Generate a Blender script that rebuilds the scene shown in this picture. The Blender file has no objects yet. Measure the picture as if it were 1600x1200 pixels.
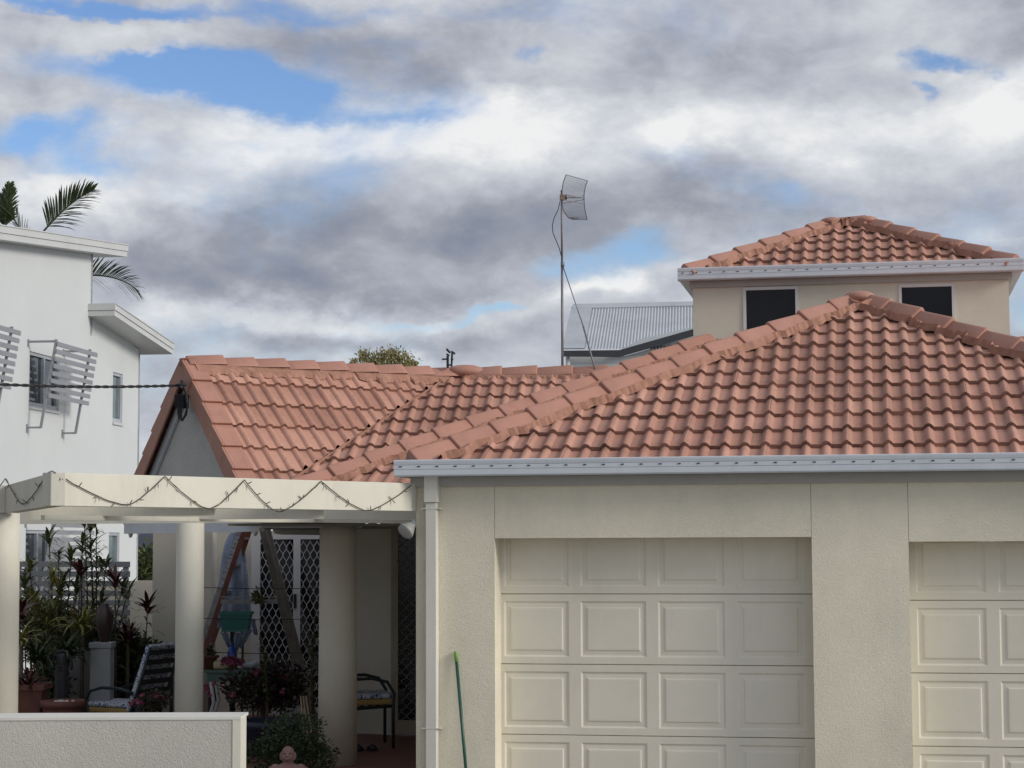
import bpy, bmesh, math, random
from mathutils import Vector, Matrix
R = math.radians
random.seed(7)
SC = bpy.context.scene
COL = SC.collection
V = Vector
# ------------------------------------------------------------------ camera
F, TILT, ROLL, EYE = 3077.0, R(4.63), R(-0.24), 2.1
cd = bpy.data.cameras.new('camera'); cam = bpy.data.objects.new('camera', cd); COL.objects.link(cam)
cd.sensor_width = 36; cd.lens = F/1600*36; cd.clip_end = 6000; cd.clip_start = .1
CM = Matrix.Rotation(R(90)+TILT, 3, 'X') @ Matrix.Rotation(ROLL, 3, 'Z')
cam.matrix_world = Matrix.Translation((0, 0, EYE)) @ CM.to_4x4()
SC.camera = cam
SC.render.resolution_x = 1024; SC.render.resolution_y = 768
SC.view_settings.view_transform = 'Standard'; SC.view_settings.look = 'None'
SC.view_settings.exposure = 0.0; SC.view_settings.gamma = 1
CP = V((0, 0, EYE))
def ray(px, py): return CM @ V(((px-800)/F, -(py-600)/F, -1))
def P(px, py, D):                       # point on the sight line at depth D (metres along Y)
    d = ray(px, py); return CP + d*(D/d.y)
def PX(p):
    q = CM.transposed() @ (V(p)-CP); return (800+F*q.x/-q.z, 600-F*q.y/-q.z)
def hit(px, py, co, no):                # sight line meets a real plane
    d = ray(px, py); no = V(no); return CP + d*((V(co)-CP).dot(no)/d.dot(no))
def az(a): return V((math.sin(R(a)), math.cos(R(a)), 0))
# ------------------------------------------------------------------ sun
SUN_AZ, SUN_EL = 114, 24
sd = bpy.data.lights.new('sun', 'SUN'); sd.energy = 2.25; sd.angle = R(18); sd.color = (1, .94, .83)
so = bpy.data.objects.new('sun', sd); COL.objects.link(so)
tosun = az(SUN_AZ)*math.cos(R(SUN_EL)) + V((0, 0, math.sin(R(SUN_EL))))
so.rotation_euler = tosun.to_track_quat('Z', 'Y').to_euler()
# ------------------------------------------------------------------ world: Nishita sky behind a layer of procedural cloud
def make_world():
    w = bpy.data.worlds.new('World'); SC.world = w; w.use_nodes = True
    nt = w.node_tree; nt.nodes.clear(); N = nt.nodes; L = nt.links
    def nd(t, **k):
        n = N.new(t)
        for a, b in k.items(): setattr(n, a, b)
        return n
    def put(n, i, v):
        if hasattr(v, 'is_output'): L.new(v, n.inputs[i])
        else: n.inputs[i].default_value = v
    def mth(op, a, b=0.0, c=0.0, clamp=False):
        n = nd('ShaderNodeMath', operation=op, use_clamp=clamp)
        put(n, 0, a); put(n, 1, b); put(n, 2, c); return n.outputs[0]
    def vm(op, a, b=(0, 0, 0), out=0):
        n = nd('ShaderNodeVectorMath', operation=op); put(n, 0, a); put(n, 1, b); return n.outputs[out]
    tc = nd('ShaderNodeTexCoord'); sp = nd('ShaderNodeSeparateXYZ'); L.new(tc.outputs['Generated'], sp.inputs[0])
    X, Y, Z = sp.outputs
    Yc = mth('MAXIMUM', Y, .08)
    cb = nd('ShaderNodeCombineXYZ'); put(cb, 0, mth('DIVIDE', X, Yc)); put(cb, 1, mth('DIVIDE', Z, Yc))
    uv = cb.outputs[0]
    front = mth('MULTIPLY', mth('SUBTRACT', Y, .1), 3.0, clamp=True)
    # noises in direction space, stretched along the horizon
    def noise(sc, detail, rough, off, color=False, dist=0.0):
        n = nd('ShaderNodeTexNoise'); n.inputs['Scale'].default_value = 1
        n.inputs['Detail'].default_value = detail; n.inputs['Roughness'].default_value = rough
        n.inputs['Distortion'].default_value = dist
        L.new(vm('ADD', vm('MULTIPLY', tc.outputs['Generated'], sc), off), n.inputs['Vector'])
        return n.outputs['Color' if color else 'Fac']
    wc = noise((9, 9, 15), 6, .6, (3.1, 1.7, 0), True)
    warp = vm('MULTIPLY', vm('SUBTRACT', wc, (.5, .5, .5)), (.13, .07, 0))
    uvw = vm('ADD', uv, warp)
    def gsum(lst, start):
        acc = start
        for (px, py, rx, ry, amp) in lst:
            d = ray(px, py); c = (d.x/d.y, d.z/d.y, 0)
            e = vm('MULTIPLY', vm('SUBTRACT', uvw, c), (F/rx, F/ry, 0))
            q = vm('DOT_PRODUCT', e, e, 1)
            g = mth('MULTIPLY', mth('POWER', 2.71828, mth('MULTIPLY', q, -.5)), amp)
            acc = mth('ADD', acc, g) if acc is not None else g
        return acc
    holes = [(300,122,150,24,.85),(450,140,85,28,1.0),(240,105,90,25,.7),(70,14,90,14,.75),(380,12,240,12,.6),(50,215,75,18,.9),(120,262,70,14,.55),
             (1445,117,34,14,.85),(1530,123,45,9,.6),(1397,157,13,11,.75),(815,92,26,9,.5),(1010,384,50,22,.8),
             (945,432,50,22,.7),(1200,318,60,10,.2),(780,486,35,9,.8),(1590,500,40,30,.5),(1080,410,40,16,.3),
             (610,175,80,10,.35),(1050,240,60,14,.2),(420,120,60,20,.4),(640,62,60,12,.35),(1200,350,50,14,.15),(140,560,160,40,.15),
             (200,630,60,60,.2),(650,490,40,6,.4)]
    fills = [(210,125,60,16,-.45),(430,110,70,10,-.4),(560,150,60,40,-.6),(130,48,120,17,-.7),(290,128,35,8,-.3),(200,78,60,8,-.3)]
    hs = mth('MULTIPLY', gsum([(a, b_, c*1.1, d*1.15, e*1.2) for a, b_, c, d, e in holes]+fills, None), front)
    nc = noise((8, 8, 16), 9, .6, (0.3, 5.1, 2.2), dist=.3)
    thin = mth('ADD', hs, mth('MULTIPLY', mth('SUBTRACT', nc, .5), 2.5))
    nback = noise((1.6, 1.6, 3.5), 5, .55, (7.7, 0, 1))
    thin = mth('ADD', thin, mth('MULTIPLY', mth('SUBTRACT', 1.0, front), mth('MULTIPLY', mth('SUBTRACT', nback, .47), 3.0)))
    cr = nd('ShaderNodeValToRGB'); L.new(thin, cr.inputs[0]); cr.color_ramp.interpolation = 'EASE'
    cr.color_ramp.elements[0].position = 0.0; cr.color_ramp.elements[0].color = (1, 1, 1, 1)
    cr.color_ramp.elements[1].position = 1.25; cr.color_ramp.elements[1].color = (0, 0, 0, 1)
    cover = cr.outputs[0]
    br = [(420,238,120,36,.42),(560,215,120,22,.3),(800,190,200,24,.40),(770,240,40,24,.18),(250,292,110,26,.2),(1200,215,190,34,.28),(985,222,34,20,.55),
          (1540,165,60,38,.40),(1440,60,90,50,.22),(1340,205,90,26,.22),(50,305,70,34,.35),(480,490,110,17,.45),(700,492,25,8,.4),
          (1000,456,44,18,.6),(940,474,50,12,.5),(1560,348,60,7,.25),(1140,50,60,30,.1),(330,300,120,18,.16),(640,160,100,14,.15),(160,50,100,16,.2),
          (820,510,60,10,.15),(1590,505,30,10,.3),(860,60,90,40,.08),(1060,340,40,16,.2),(600,548,50,10,.3),(230,480,60,15,.3),
          (800,325,240,42,-.34),(480,375,280,34,-.40),(330,432,150,28,-.40),(560,432,150,22,-.34),(880,196,55,16,-.40),(720,142,130,14,-.26),
          (640,75,150,48,-.14),(1310,288,220,34,-.28),(1060,275,90,32,-.26),(440,530,160,14,-.35),(700,525,130,14,-.3),(760,455,110,14,-.25),
          (860,430,80,28,-.16),(1510,70,80,40,-.22),(1100,105,180,40,-.13),(1000,30,160,30,-.12),(1100,165,120,20,-.16),(210,170,130,24,-.1),
          (1480,390,100,30,-.14),(780,380,160,26,-.24),(350,575,150,16,-.2)]
    bs = mth('MULTIPLY', gsum([(a, b_, c, d, e*(.62 if e < 0 else .74)) for a, b_, c, d, e in br], None), front)
    nb = noise((9, 9, 17), 9, .6, (9.3, 2.1, 4.4), dist=.25)
    nb2 = noise((34, 34, 66), 6, .62, (1.3, 8.1, 2.4), dist=.3)
    def emb(sc, det, rough, off, dz, k, dist=0.0):
        A_ = noise(sc, det, rough, off, dist=dist); B_ = noise(sc, det, rough, (off[0]-dz*.35*sc[0], off[1], off[2]+dz*sc[2]), dist=dist)
        return mth('MULTIPLY', mth('SUBTRACT', A_, B_), k)
    e1_ = emb((7, 7, 12), 6, .5, (4.3, 7.1, 1.4), .03, 1.0, .5); e2_ = emb((20, 20, 32), 6, .55, (2.3, 3.1, 6.4), .010, .5, .5)
    bs = mth('ADD', bs, mth('ADD', e1_, e2_))
    b = mth('ADD', bs, mth('ADD', .57, mth('ADD', mth('MULTIPLY', mth('SUBTRACT', nb, .5), .55), mth('MULTIPLY', mth('SUBTRACT', nb2, .5), .42))))
    c2 = nd('ShaderNodeValToRGB'); L.new(b, c2.inputs[0]); e = c2.color_ramp.elements
    e[0].position = 0; e[0].color = (.215, .245, .315, 1); e[1].position = 1; e[1].color = (.80, .805, .81, 1)
    for p_, c_ in ((.25, (.30, .32, .375, 1)), (.5, (.44, .465, .525, 1)), (.75, (.60, .625, .665, 1))):
        x = e.new(p_); x.color = c_
    sky = nd('ShaderNodeTexSky', sky_type='NISHITA'); sky.sun_disc = False
    sky.sun_elevation = R(SUN_EL); sky.sun_rotation = R(SUN_AZ)
    sky.air_density = 1.0; sky.dust_density = .3; sky.ozone_density = 3.0
    hsv = nd('ShaderNodeHueSaturation'); L.new(sky.outputs[0], hsv.inputs['Color'])
    hsv.inputs['Hue'].default_value = .512; hsv.inputs['Saturation'].default_value = 1.12; hsv.inputs['Value'].default_value = SKYV
    # cloud deck dimmed outside the view and boosted towards the sun to shape the lighting
    inview = mth('MULTIPLY', mth('SUBTRACT', Y, .72), 6.0, clamp=True)
    glow = mth('POWER', mth('MAXIMUM', vm('DOT_PRODUCT', tc.outputs['Generated'], tuple(tosun), 1), 0.0), 2.0)
    bk = mth('ADD', CLOUDV, mth('MULTIPLY', mth('SUBTRACT', 1.0, inview), mth('ADD', -3.3, mth('MULTIPLY', glow, BACKV))))
    sc_ = nd('ShaderNodeVectorMath', operation='SCALE'); L.new(c2.outputs[0], sc_.inputs[0]); L.new(bk, sc_.inputs['Scale'])
    mx = nd('ShaderNodeMix', data_type='RGBA'); L.new(cover, mx.inputs['Factor']); L.new(hsv.outputs[0], mx.inputs['A']); L.new(sc_.outputs[0], mx.inputs['B'])
    bg = nd('ShaderNodeBackground'); bg.inputs[1].default_value = .1; L.new(mx.outputs['Result'], bg.inputs[0])
    out = nd('ShaderNodeOutputWorld'); L.new(bg.outputs[0], out.inputs[0])
SKYV, CLOUDV, BACKV = 1.45, 10.8, 13.5
make_world()
# ------------------------------------------------------------------ materials
MATS = {}
def mat(name, col, rough=.6, var=.12, vscale=3.0, bump=0.0, bscale=60.0, metal=0.0, spec=.4, col2=None, dirt=0.0, dscale=1.5, worm=False, trans=0.0):
    if name in MATS: return MATS[name]
    m = bpy.data.materials.new(name); m.use_nodes = True; nt = m.node_tree; N = nt.nodes; L = nt.links
    b = N['Principled BSDF']; b.inputs['Roughness'].default_value = rough; b.inputs['Metallic'].default_value = metal
    b.inputs['Specular IOR Level'].default_value = spec
    tc = N.new('ShaderNodeTexCoord')
    n = N.new('ShaderNodeTexNoise'); n.inputs['Scale'].default_value = vscale; n.inputs['Detail'].default_value = 8; n.inputs['Roughness'].default_value = .65
    L.new(tc.outputs['Object'], n.inputs['Vector'])
    r = N.new('ShaderNodeValToRGB'); L.new(n.outputs['Fac'], r.inputs[0])
    c = V(col[:3]); c2 = V(col2) if col2 else c*(1+var)
    r.color_ramp.elements[0].position = .3; r.color_ramp.elements[1].position = .7
    r.color_ramp.elements[0].color = (*(c*(1-var)), 1); r.color_ramp.elements[1].color = (*c2, 1)
    src = r.outputs[0]
    if dirt:
        n3 = N.new('ShaderNodeTexNoise'); n3.inputs['Scale'].default_value = dscale; n3.inputs['Detail'].default_value = 10; n3.inputs['Roughness'].default_value = .7
        mp = N.new('ShaderNodeMapping'); mp.inputs['Scale'].default_value = (1, 1, .25); L.new(tc.outputs['Object'], mp.inputs[0]); L.new(mp.outputs[0], n3.inputs['Vector'])
        r3 = N.new('ShaderNodeValToRGB'); r3.color_ramp.elements[0].position = .5; r3.color_ramp.elements[1].position = .78
        L.new(n3.outputs['Fac'], r3.inputs[0])
        mu = N.new('ShaderNodeMath'); mu.operation = 'MULTIPLY'; mu.inputs[1].default_value = dirt; L.new(r3.outputs[0], mu.inputs[0])
        mx = N.new('ShaderNodeMix'); mx.data_type = 'RGBA'; L.new(mu.outputs[0], mx.inputs['Factor']); L.new(src, mx.inputs['A'])
        mx.inputs['B'].default_value = (*(c*.45), 1); src = mx.outputs['Result']
    L.new(src, b.inputs['Base Color'])
    if trans: b.inputs['Transmission Weight'].default_value = trans
    if bump:
        n2 = N.new('ShaderNodeTexNoise'); n2.inputs['Scale'].default_value = bscale; n2.inputs['Detail'].default_value = 4 if not worm else 2
        if worm: n2.inputs['Distortion'].default_value = 1.6
        L.new(tc.outputs['Object'], n2.inputs['Vector'])
        bp = N.new('ShaderNodeBump'); bp.inputs['Strength'].default_value = bump; bp.inputs['Distance'].default_value = .012 if worm else .004
        if worm:
            rr = N.new('ShaderNodeValToRGB'); rr.color_ramp.elements[0].position = .42; rr.color_ramp.elements[1].position = .56
            L.new(n2.outputs['Fac'], rr.inputs[0]); L.new(rr.outputs[0], bp.inputs['Height'])
        else: L.new(n2.outputs['Fac'], bp.inputs['Height'])
        L.new(bp.outputs[0], b.inputs['Normal'])
    MATS[name] = m; return m
def tile_mat():
    m = bpy.data.materials.new('terracotta_tile'); m.use_nodes = True; nt = m.node_tree; N = nt.nodes; L = nt.links
    b = N['Principled BSDF']; b.inputs['Roughness'].default_value = .62; b.inputs['Specular IOR Level'].default_value = .35
    uv = N.new('ShaderNodeUVMap'); uv.uv_map = 'tile'
    fl = N.new('ShaderNodeVectorMath'); fl.operation = 'FLOOR'; L.new(uv.outputs[0], fl.inputs[0])
    wn = N.new('ShaderNodeTexWhiteNoise'); wn.noise_dimensions = '2D'; L.new(fl.outputs[0], wn.inputs['Vector'])
    tc = N.new('ShaderNodeTexCoord')
    n = N.new('ShaderNodeTexNoise'); n.inputs['Scale'].default_value = 1.3; n.inputs['Detail'].default_value = 9; n.inputs['Roughness'].default_value = .62; L.new(tc.outputs['Object'], n.inputs['Vector'])
    n2 = N.new('ShaderNodeTexNoise'); n2.inputs['Scale'].default_value = 13; n2.inputs['Detail'].default_value = 8; n2.inputs['Roughness'].default_value = .7; L.new(tc.outputs['Object'], n2.inputs['Vector'])
    a = N.new('ShaderNodeMath'); a.operation = 'MULTIPLY_ADD'; L.new(wn.outputs['Value'], a.inputs[0]); a.inputs[1].default_value = .42; L.new(n.outputs['Fac'], a.inputs[2])
    r = N.new('ShaderNodeValToRGB'); L.new(a.outputs[0], r.inputs[0]); e = r.color_ramp.elements
    e[0].position = .38; e[0].color = (.29, .148, .108, 1); e[1].position = .95; e[1].color = (.51, .275, .205, 1)
    x = e.new(.62); x.color = (.41, .208, .152, 1)
    r2 = N.new('ShaderNodeValToRGB'); L.new(n2.outputs['Fac'], r2.inputs[0]); r2.color_ramp.elements[0].position = .55; r2.color_ramp.elements[1].position = .78
    r2.color_ramp.elements[1].color = (.6, .6, .6, 1)
    mx = N.new('ShaderNodeMix'); mx.data_type = 'RGBA'; L.new(r2.outputs[0], mx.inputs['Factor']); L.new(r.outputs[0], mx.inputs['A']); mx.inputs['B'].default_value = (.15, .09, .065, 1)
    n4 = N.new('ShaderNodeTexNoise'); n4.inputs['Scale'].default_value = 3.2; n4.inputs['Detail'].default_value = 10; n4.inputs['Roughness'].default_value = .75; L.new(tc.outputs['Object'], n4.inputs['Vector'])
    r4 = N.new('ShaderNodeValToRGB'); L.new(n4.outputs['Fac'], r4.inputs[0]); r4.color_ramp.elements[0].position = .54; r4.color_ramp.elements[1].position = .72; r4.color_ramp.elements[1].color = (.55, .55, .55, 1)
    m4 = N.new('ShaderNodeMix'); m4.data_type = 'RGBA'; L.new(r4.outputs[0], m4.inputs['Factor']); L.new(mx.outputs['Result'], m4.inputs['A']); m4.inputs['B'].default_value = (.30, .21, .165, 1)
    n5 = N.new('ShaderNodeTexNoise'); n5.inputs['Scale'].default_value = 28; n5.inputs['Detail'].default_value = 6; L.new(tc.outputs['Object'], n5.inputs['Vector'])
    r5 = N.new('ShaderNodeValToRGB'); L.new(n5.outputs['Fac'], r5.inputs[0]); r5.color_ramp.elements[0].position = .62; r5.color_ramp.elements[1].position = .74; r5.color_ramp.elements[1].color = (.5, .5, .5, 1)
    m5 = N.new('ShaderNodeMix'); m5.data_type = 'RGBA'; L.new(r5.outputs[0], m5.inputs['Factor']); L.new(m4.outputs['Result'], m5.inputs['A']); m5.inputs['B'].default_value = (.12, .075, .055, 1)
    mx = m5
    L.new(mx.outputs['Result'], b.inputs['Base Color'])
    bp = N.new('ShaderNodeBump'); bp.inputs['Strength'].default_value = .35; bp.inputs['Distance'].default_value = .004; L.new(n2.outputs['Fac'], bp.inputs['Height']); L.new(bp.outputs[0], b.inputs['Normal'])
    return m
TILE = tile_mat()
TEDGE = mat('shade_dirt_tile_edge', (.19, .105, .08), .95, .5, 5, col2=(.37, .205, .16))  # shade lines of courses and side laps painted into tile edges, with dirt
CAP = mat('ridge_cap_clay', (.41, .208, .155), .62, .10, 2.5, .4, 40, dirt=.35, dscale=5)
MORTAR = mat('flexible_mortar', (.33, .165, .115), .85, .2, 7, .9, 26, col2=(.43, .225, .16), dirt=.6, dscale=9)
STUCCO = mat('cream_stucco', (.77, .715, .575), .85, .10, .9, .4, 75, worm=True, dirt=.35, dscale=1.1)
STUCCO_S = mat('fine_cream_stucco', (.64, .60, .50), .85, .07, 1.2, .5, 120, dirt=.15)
STUCCO_F = mat('grey_cream_stucco', (.50, .485, .43), .85, .08, 1.5, .32, 70, worm=True, dirt=.2)
PAINT = mat('cream_paint', (.66, .64, .575), .55, .05, 2, .12, 90, dirt=.18, dscale=3)
BEAMP = mat('pale_beam_paint', (.60, .575, .49), .6, .06, 2, .25, 70, dirt=.3, dscale=4)
DOORP = mat('garage_door_paint', (.73, .685, .575), .5, .05, 2, .25, 190, dirt=.22)
GUTTER = mat('pale_blue_grey_steel', (.58, .61, .66), .4, .05, 4, 0, 0, dirt=.2, dscale=6)
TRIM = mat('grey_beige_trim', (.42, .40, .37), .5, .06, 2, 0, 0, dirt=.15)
DARK = mat('dark_gap', (.035, .03, .028), .7)
GLASS = mat('dark_window_glass', (.012, .013, .016), .08, .1, spec=.35)
GLASSL = mat('pale_window_glass', (.10, .14, .15), .08, .3, 5, spec=.8)
WHITE = mat('white_render', (.53, .55, .555), .8, .03, 1, .25, 50, dirt=.10, dscale=.7)
WTRIM = mat('white_fascia_steel', (.50, .51, .505), .4, .04, 1, dirt=.15)
SILVER = mat('aluminium', (.27, .28, .30), .45, .06, 4, metal=.3)
ALU_W = mat('white_aluminium', (.62, .62, .62), .4, .04)
ZINC = mat('corrugated_zinc', (.50, .53, .56), .38, .08, 1.5, metal=.25, dirt=.2)
CHAR = mat('charcoal_fascia', (.035, .038, .045), .45)
BLACK = mat('black_metal', (.018, .018, .022), .5)
STEEL = mat('galvanised_steel', (.22, .21, .22), .5, .2, 8, metal=.4)
RUSTY = mat('worn_steel', (.20, .15, .11), .6, .4, 30)
CABLE = mat('black_cable', (.02, .02, .022), .6)
FLOOR = mat('red_tile_floor', (.17, .07, .055), .6, .15, 5)
SOIL = mat('garden_soil', (.07, .055, .04), .95, .3, 6, .8, 20)
GRASSM = mat('paving', (.29, .28, .255), .9, .2, 2, .4, 30)
TERRA = mat('terracotta_pot', (.15, .06, .042), .75, .2, 8, dirt=.3)
def leafm(name, a, b_, rough=.5): return mat(name, a, rough, .35, 14, col2=b_, spec=.3)
LEAF_D = leafm('dark_leaf', (.022, .042, .016), (.06, .095, .035))
LEAF_M = leafm('mid_leaf', (.055, .085, .028), (.17, .19, .07))
LEAF_Y = leafm('yellow_green_leaf', (.12, .14, .035), (.30, .27, .08))
LEAF_R = leafm('red_leaf', (.045, .014, .014), (.12, .028, .03))
LEAF_P = leafm('palm_leaf', (.045, .07, .03), (.10, .13, .055))
LEAF_E = leafm('eucalypt_leaf', (.16, .145, .05), (.34, .29, .12))
LEAF_S = leafm('speckled_leaf', (.025, .032, .018), (.13, .12, .085))
PINK = leafm('pink_petal', (.22, .04, .08), (.34, .09, .15))
BARK = mat('bark', (.10, .075, .05), .9, .3, 12, .6, 30)
WOOD = mat('pale_wood', (.30, .22, .14), .7, .25, 10)
# ------------------------------------------------------------------ mesh helpers
class MB:
    def __init__(s): s.v = []; s.f = []; s.m = []; s.uv = {}
    def add(s, vs, fs, mi=0):
        o = len(s.v); s.v += [tuple(x) for x in vs]; s.f += [tuple(i+o for i in f) for f in fs]; s.m += [mi]*len(fs); return s
    def frame(s, o, ax, ay, az_, mi=0, top=1.0):     # box from corner o along three vectors
        o, ax, ay, az_ = V(o), V(ax), V(ay), V(az_)
        vs = [o, o+ax, o+ax+ay, o+ay, o+az_, o+ax+az_, o+ax+ay+az_, o+ay+az_]
        fs = [(0, 3, 2, 1), (4, 5, 6, 7), (0, 1, 5, 4), (1, 2, 6, 5), (2, 3, 7, 6), (3, 0, 4, 7)]
        if ax.cross(ay).dot(az_) < 0: fs = [tuple(reversed(f)) for f in fs]
        return s.add(vs, fs, mi)
    def box(s, c, d, rz=0, mi=0):                     # centre, size
        c = V(c); x = V((math.cos(rz), math.sin(rz), 0)); y = V((-math.sin(rz), math.cos(rz), 0)); z = V((0, 0, 1))
        return s.frame(c-x*d[0]/2-y*d[1]/2-z*d[2]/2, x*d[0], y*d[1], z*d[2], mi)
    def bar(s, a, b_, w, h, up=(0, 0, 1), mi=0):      # rectangular bar between two points
        a, b_ = V(a), V(b_); d = (b_-a).normalized(); up = V(up); sx = d.cross(up)
        if sx.length < 1e-4: sx = d.cross(V((1, 0, 0)))
        sx.normalize(); uz = sx.cross(d).normalized()
        return s.frame(a-sx*w/2-uz*h/2, b_-a, sx*w, uz*h, mi)
    def tube(s, pts, r, n=8, mi=0, cap=True):
        pts = [V(p) for p in pts]; rs = r if isinstance(r, (list, tuple)) else [r]*len(pts)
        vs = []; fs = []; prev = None
        for i, p in enumerate(pts):
            d = (pts[min(i+1, len(pts)-1)]-pts[max(i-1, 0)]).normalized()
            if prev is None: x = d.orthogonal().normalized()
            else:
                x = prev-d*prev.dot(d)
                x = x.normalized() if x.length > 1e-5 else d.orthogonal().normalized()
            prev = x; y = d.cross(x)
            for k in range(n):
                a = 2*math.pi*k/n; vs.append(p+(x*math.cos(a)+y*math.sin(a))*rs[i])
        for i in range(len(pts)-1):
            for k in range(n):
                k2 = (k+1) % n; fs.append((i*n+k, i*n+k2, (i+1)*n+k2, (i+1)*n+k))
        if cap: fs.append(tuple(reversed(range(n)))); fs.append(tuple((len(pts)-1)*n+k for k in range(n)))
        return s.add(vs, fs, mi)
    def lathe(s, c, prof, n=20, mi=0, sy=1.0):        # prof = [(r, z)...]
        c = V(c); vs = []; fs = []
        for r, z in prof:
            for k in range(n):
                a = 2*math.pi*k/n; vs.append(c+V((r*math.cos(a), sy*r*math.sin(a), z)))
        for i in range(len(prof)-1):
            for k in range(n):
                k2 = (k+1) % n; fs.append((i*n+k, i*n+k2, (i+1)*n+k2, (i+1)*n+k))
        fs.append(tuple(reversed(range(n)))); fs.append(tuple((len(prof)-1)*n+k for k in range(n)))
        return s.add(vs, fs, mi)
    def ball(s, c, r, mi=0, n=10, sq=(1, 1, 1)):
        c = V(c); pr = []
        for i in range(n//2+1):
            t = math.pi*i/(n//2); pr.append((max(.02, math.sin(t)), -math.cos(t)))
        vs = []; fs = []
        for q, z in pr:
            for k in range(n):
                a = 2*math.pi*k/n; vs.append(c+V((q*math.cos(a)*r*sq[0], q*math.sin(a)*r*sq[1], z*r*sq[2])))
        for i in range(len(pr)-1):
            for k in range(n):
                k2 = (k+1) % n; fs.append((i*n+k, i*n+k2, (i+1)*n+k2, (i+1)*n+k))
        return s.add(vs, fs, mi)
    def prism(s, poly, off, mi=0):                    # polygon of points extruded by off
        poly = [V(p) for p in poly]; off = V(off); n = len(poly)
        vs = poly+[p+off for p in poly]
        nrm = (poly[1]-poly[0]).cross(poly[2]-poly[0])
        fs = [tuple(range(n)), tuple(range(2*n-1, n-1, -1))]+[(i, i+n, (i+1) % n+n, (i+1) % n) for i in range(n)]
        if nrm.dot(off) > 0: fs = [tuple(reversed(f)) for f in fs]
        return s.add(vs, fs, mi)
    def strip(s, pts, ws, side, mi=0):                # ribbon (leaf blade)
        vs = []; side = V(side)
        for p, w in zip(pts, ws): vs += [V(p)-side*w/2, V(p)+side*w/2]
        return s.add(vs, [(2*i, 2*i+1, 2*i+3, 2*i+2) for i in range(len(pts)-1)], mi)
    def build(s, name, mats, parent=None, smooth=False, bevel=0.0):
        me = bpy.data.meshes.new(name); me.from_pydata(s.v, [], s.f)
        mats = mats if isinstance(mats, (list, tuple)) else [mats]
        for m in mats: me.materials.append(m)
        if len(mats) > 1: me.polygons.foreach_set('material_index', s.m)
        if smooth: me.polygons.foreach_set('use_smooth', [True]*len(me.polygons))
        me.update(); o = bpy.data.objects.new(name, me); COL.objects.link(o)
        if parent: o.parent = parent; o.matrix_parent_inverse = Matrix.Translation(-V(WLOC(parent)))
        if bevel:
            b = o.modifiers.new('bevel', 'BEVEL'); b.width = bevel; b.segments = 2; b.limit_method = 'ANGLE'; b.angle_limit = R(40)
        return o
LOCS = {}
def WLOC(o): return LOCS.get(o.name, (0, 0, 0))
def thing(name, label, cat, loc=(0, 0, 0), group=None):
    o = bpy.data.objects.new(name, None); o.location = loc; COL.objects.link(o); LOCS[o.name] = tuple(loc)
    o.empty_display_size = .1; o['label'] = label; o['category'] = cat
    if group: o['group'] = group
    return o
def tag(o, label, cat, group=None):
    o['label'] = label; o['category'] = cat
    if group: o['group'] = group
    return o
def lab(o, label): o['label'] = label; return o
def struct(o): o['kind'] = 'structure'; return o
UP = V((0, 0, 1))
# ------------------------------------------------------------------ roof tiles
G, TW = .32, .30
def prof(x):
    h = 0
    for c in (-.008, .142, .292):
        d = abs(x-c)
        if d < .038: h = max(h, .027*math.cos(d/.038*math.pi/2)**.75)
    return h
XS = [0, .008, .016, .024, .029, .032, .065, .100, .104, .110, .120, .131, .142, .153, .164, .174, .180, .184, .215, .25, .254, .260, .270, .281, .292, .3015]
def tile_roof(name, p0, a, u, width, length, clips, parent, x0=0.0):
    """p0 eave start, a across, u upslope, clips = [(point, normal)] keep the side the normal points to"""
    a = V(a).normalized(); u = V(u).normalized(); n = a.cross(u).normalized(); p0 = V(p0)
    bm = bmesh.new(); uvl = bm.loops.layers.uv.new('tile')
    rows = int(math.ceil(length/G)); cols = int(math.ceil((width-x0)/TW))+1
    rnd = random.Random(hash(name) % 1000+int(width*10))
    rnd = random.Random(int(abs(p0.x)*100+width*37))
    for j in range(rows):
        for i in range(cols):
            bx = x0+i*TW+rnd.uniform(-.0025, .0025); bv = j*G+rnd.uniform(-.006, .006)
            if bx > width: continue
            lift = rnd.uniform(-.002, .003); tl = rnd.uniform(-.002, .002)
            grid = []
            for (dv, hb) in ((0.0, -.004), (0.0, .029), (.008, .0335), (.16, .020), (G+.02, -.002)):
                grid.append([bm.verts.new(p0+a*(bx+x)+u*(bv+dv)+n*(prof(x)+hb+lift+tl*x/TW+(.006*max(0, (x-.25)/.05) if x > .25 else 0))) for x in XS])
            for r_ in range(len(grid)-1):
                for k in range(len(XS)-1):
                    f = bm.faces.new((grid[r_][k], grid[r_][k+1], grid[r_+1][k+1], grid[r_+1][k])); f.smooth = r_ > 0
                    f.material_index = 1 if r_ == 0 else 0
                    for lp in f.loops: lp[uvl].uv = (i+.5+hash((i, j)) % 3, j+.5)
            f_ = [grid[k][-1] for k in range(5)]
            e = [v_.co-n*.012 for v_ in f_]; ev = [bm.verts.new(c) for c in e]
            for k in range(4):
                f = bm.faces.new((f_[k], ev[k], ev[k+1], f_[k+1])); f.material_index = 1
                for lp in f.loops: lp[uvl].uv = (i+.5, j+.5)
    for co, no in clips:
        bmesh.ops.bisect_plane(bm, geom=bm.verts[:]+bm.edges[:]+bm.faces[:], plane_co=V(co), plane_no=V(no).normalized(), clear_inner=True, dist=1e-5)
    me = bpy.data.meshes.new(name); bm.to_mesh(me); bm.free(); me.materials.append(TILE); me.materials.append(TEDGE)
    o = bpy.data.objects.new(name, me); COL.objects.link(o); o.parent = parent
    return o
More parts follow.
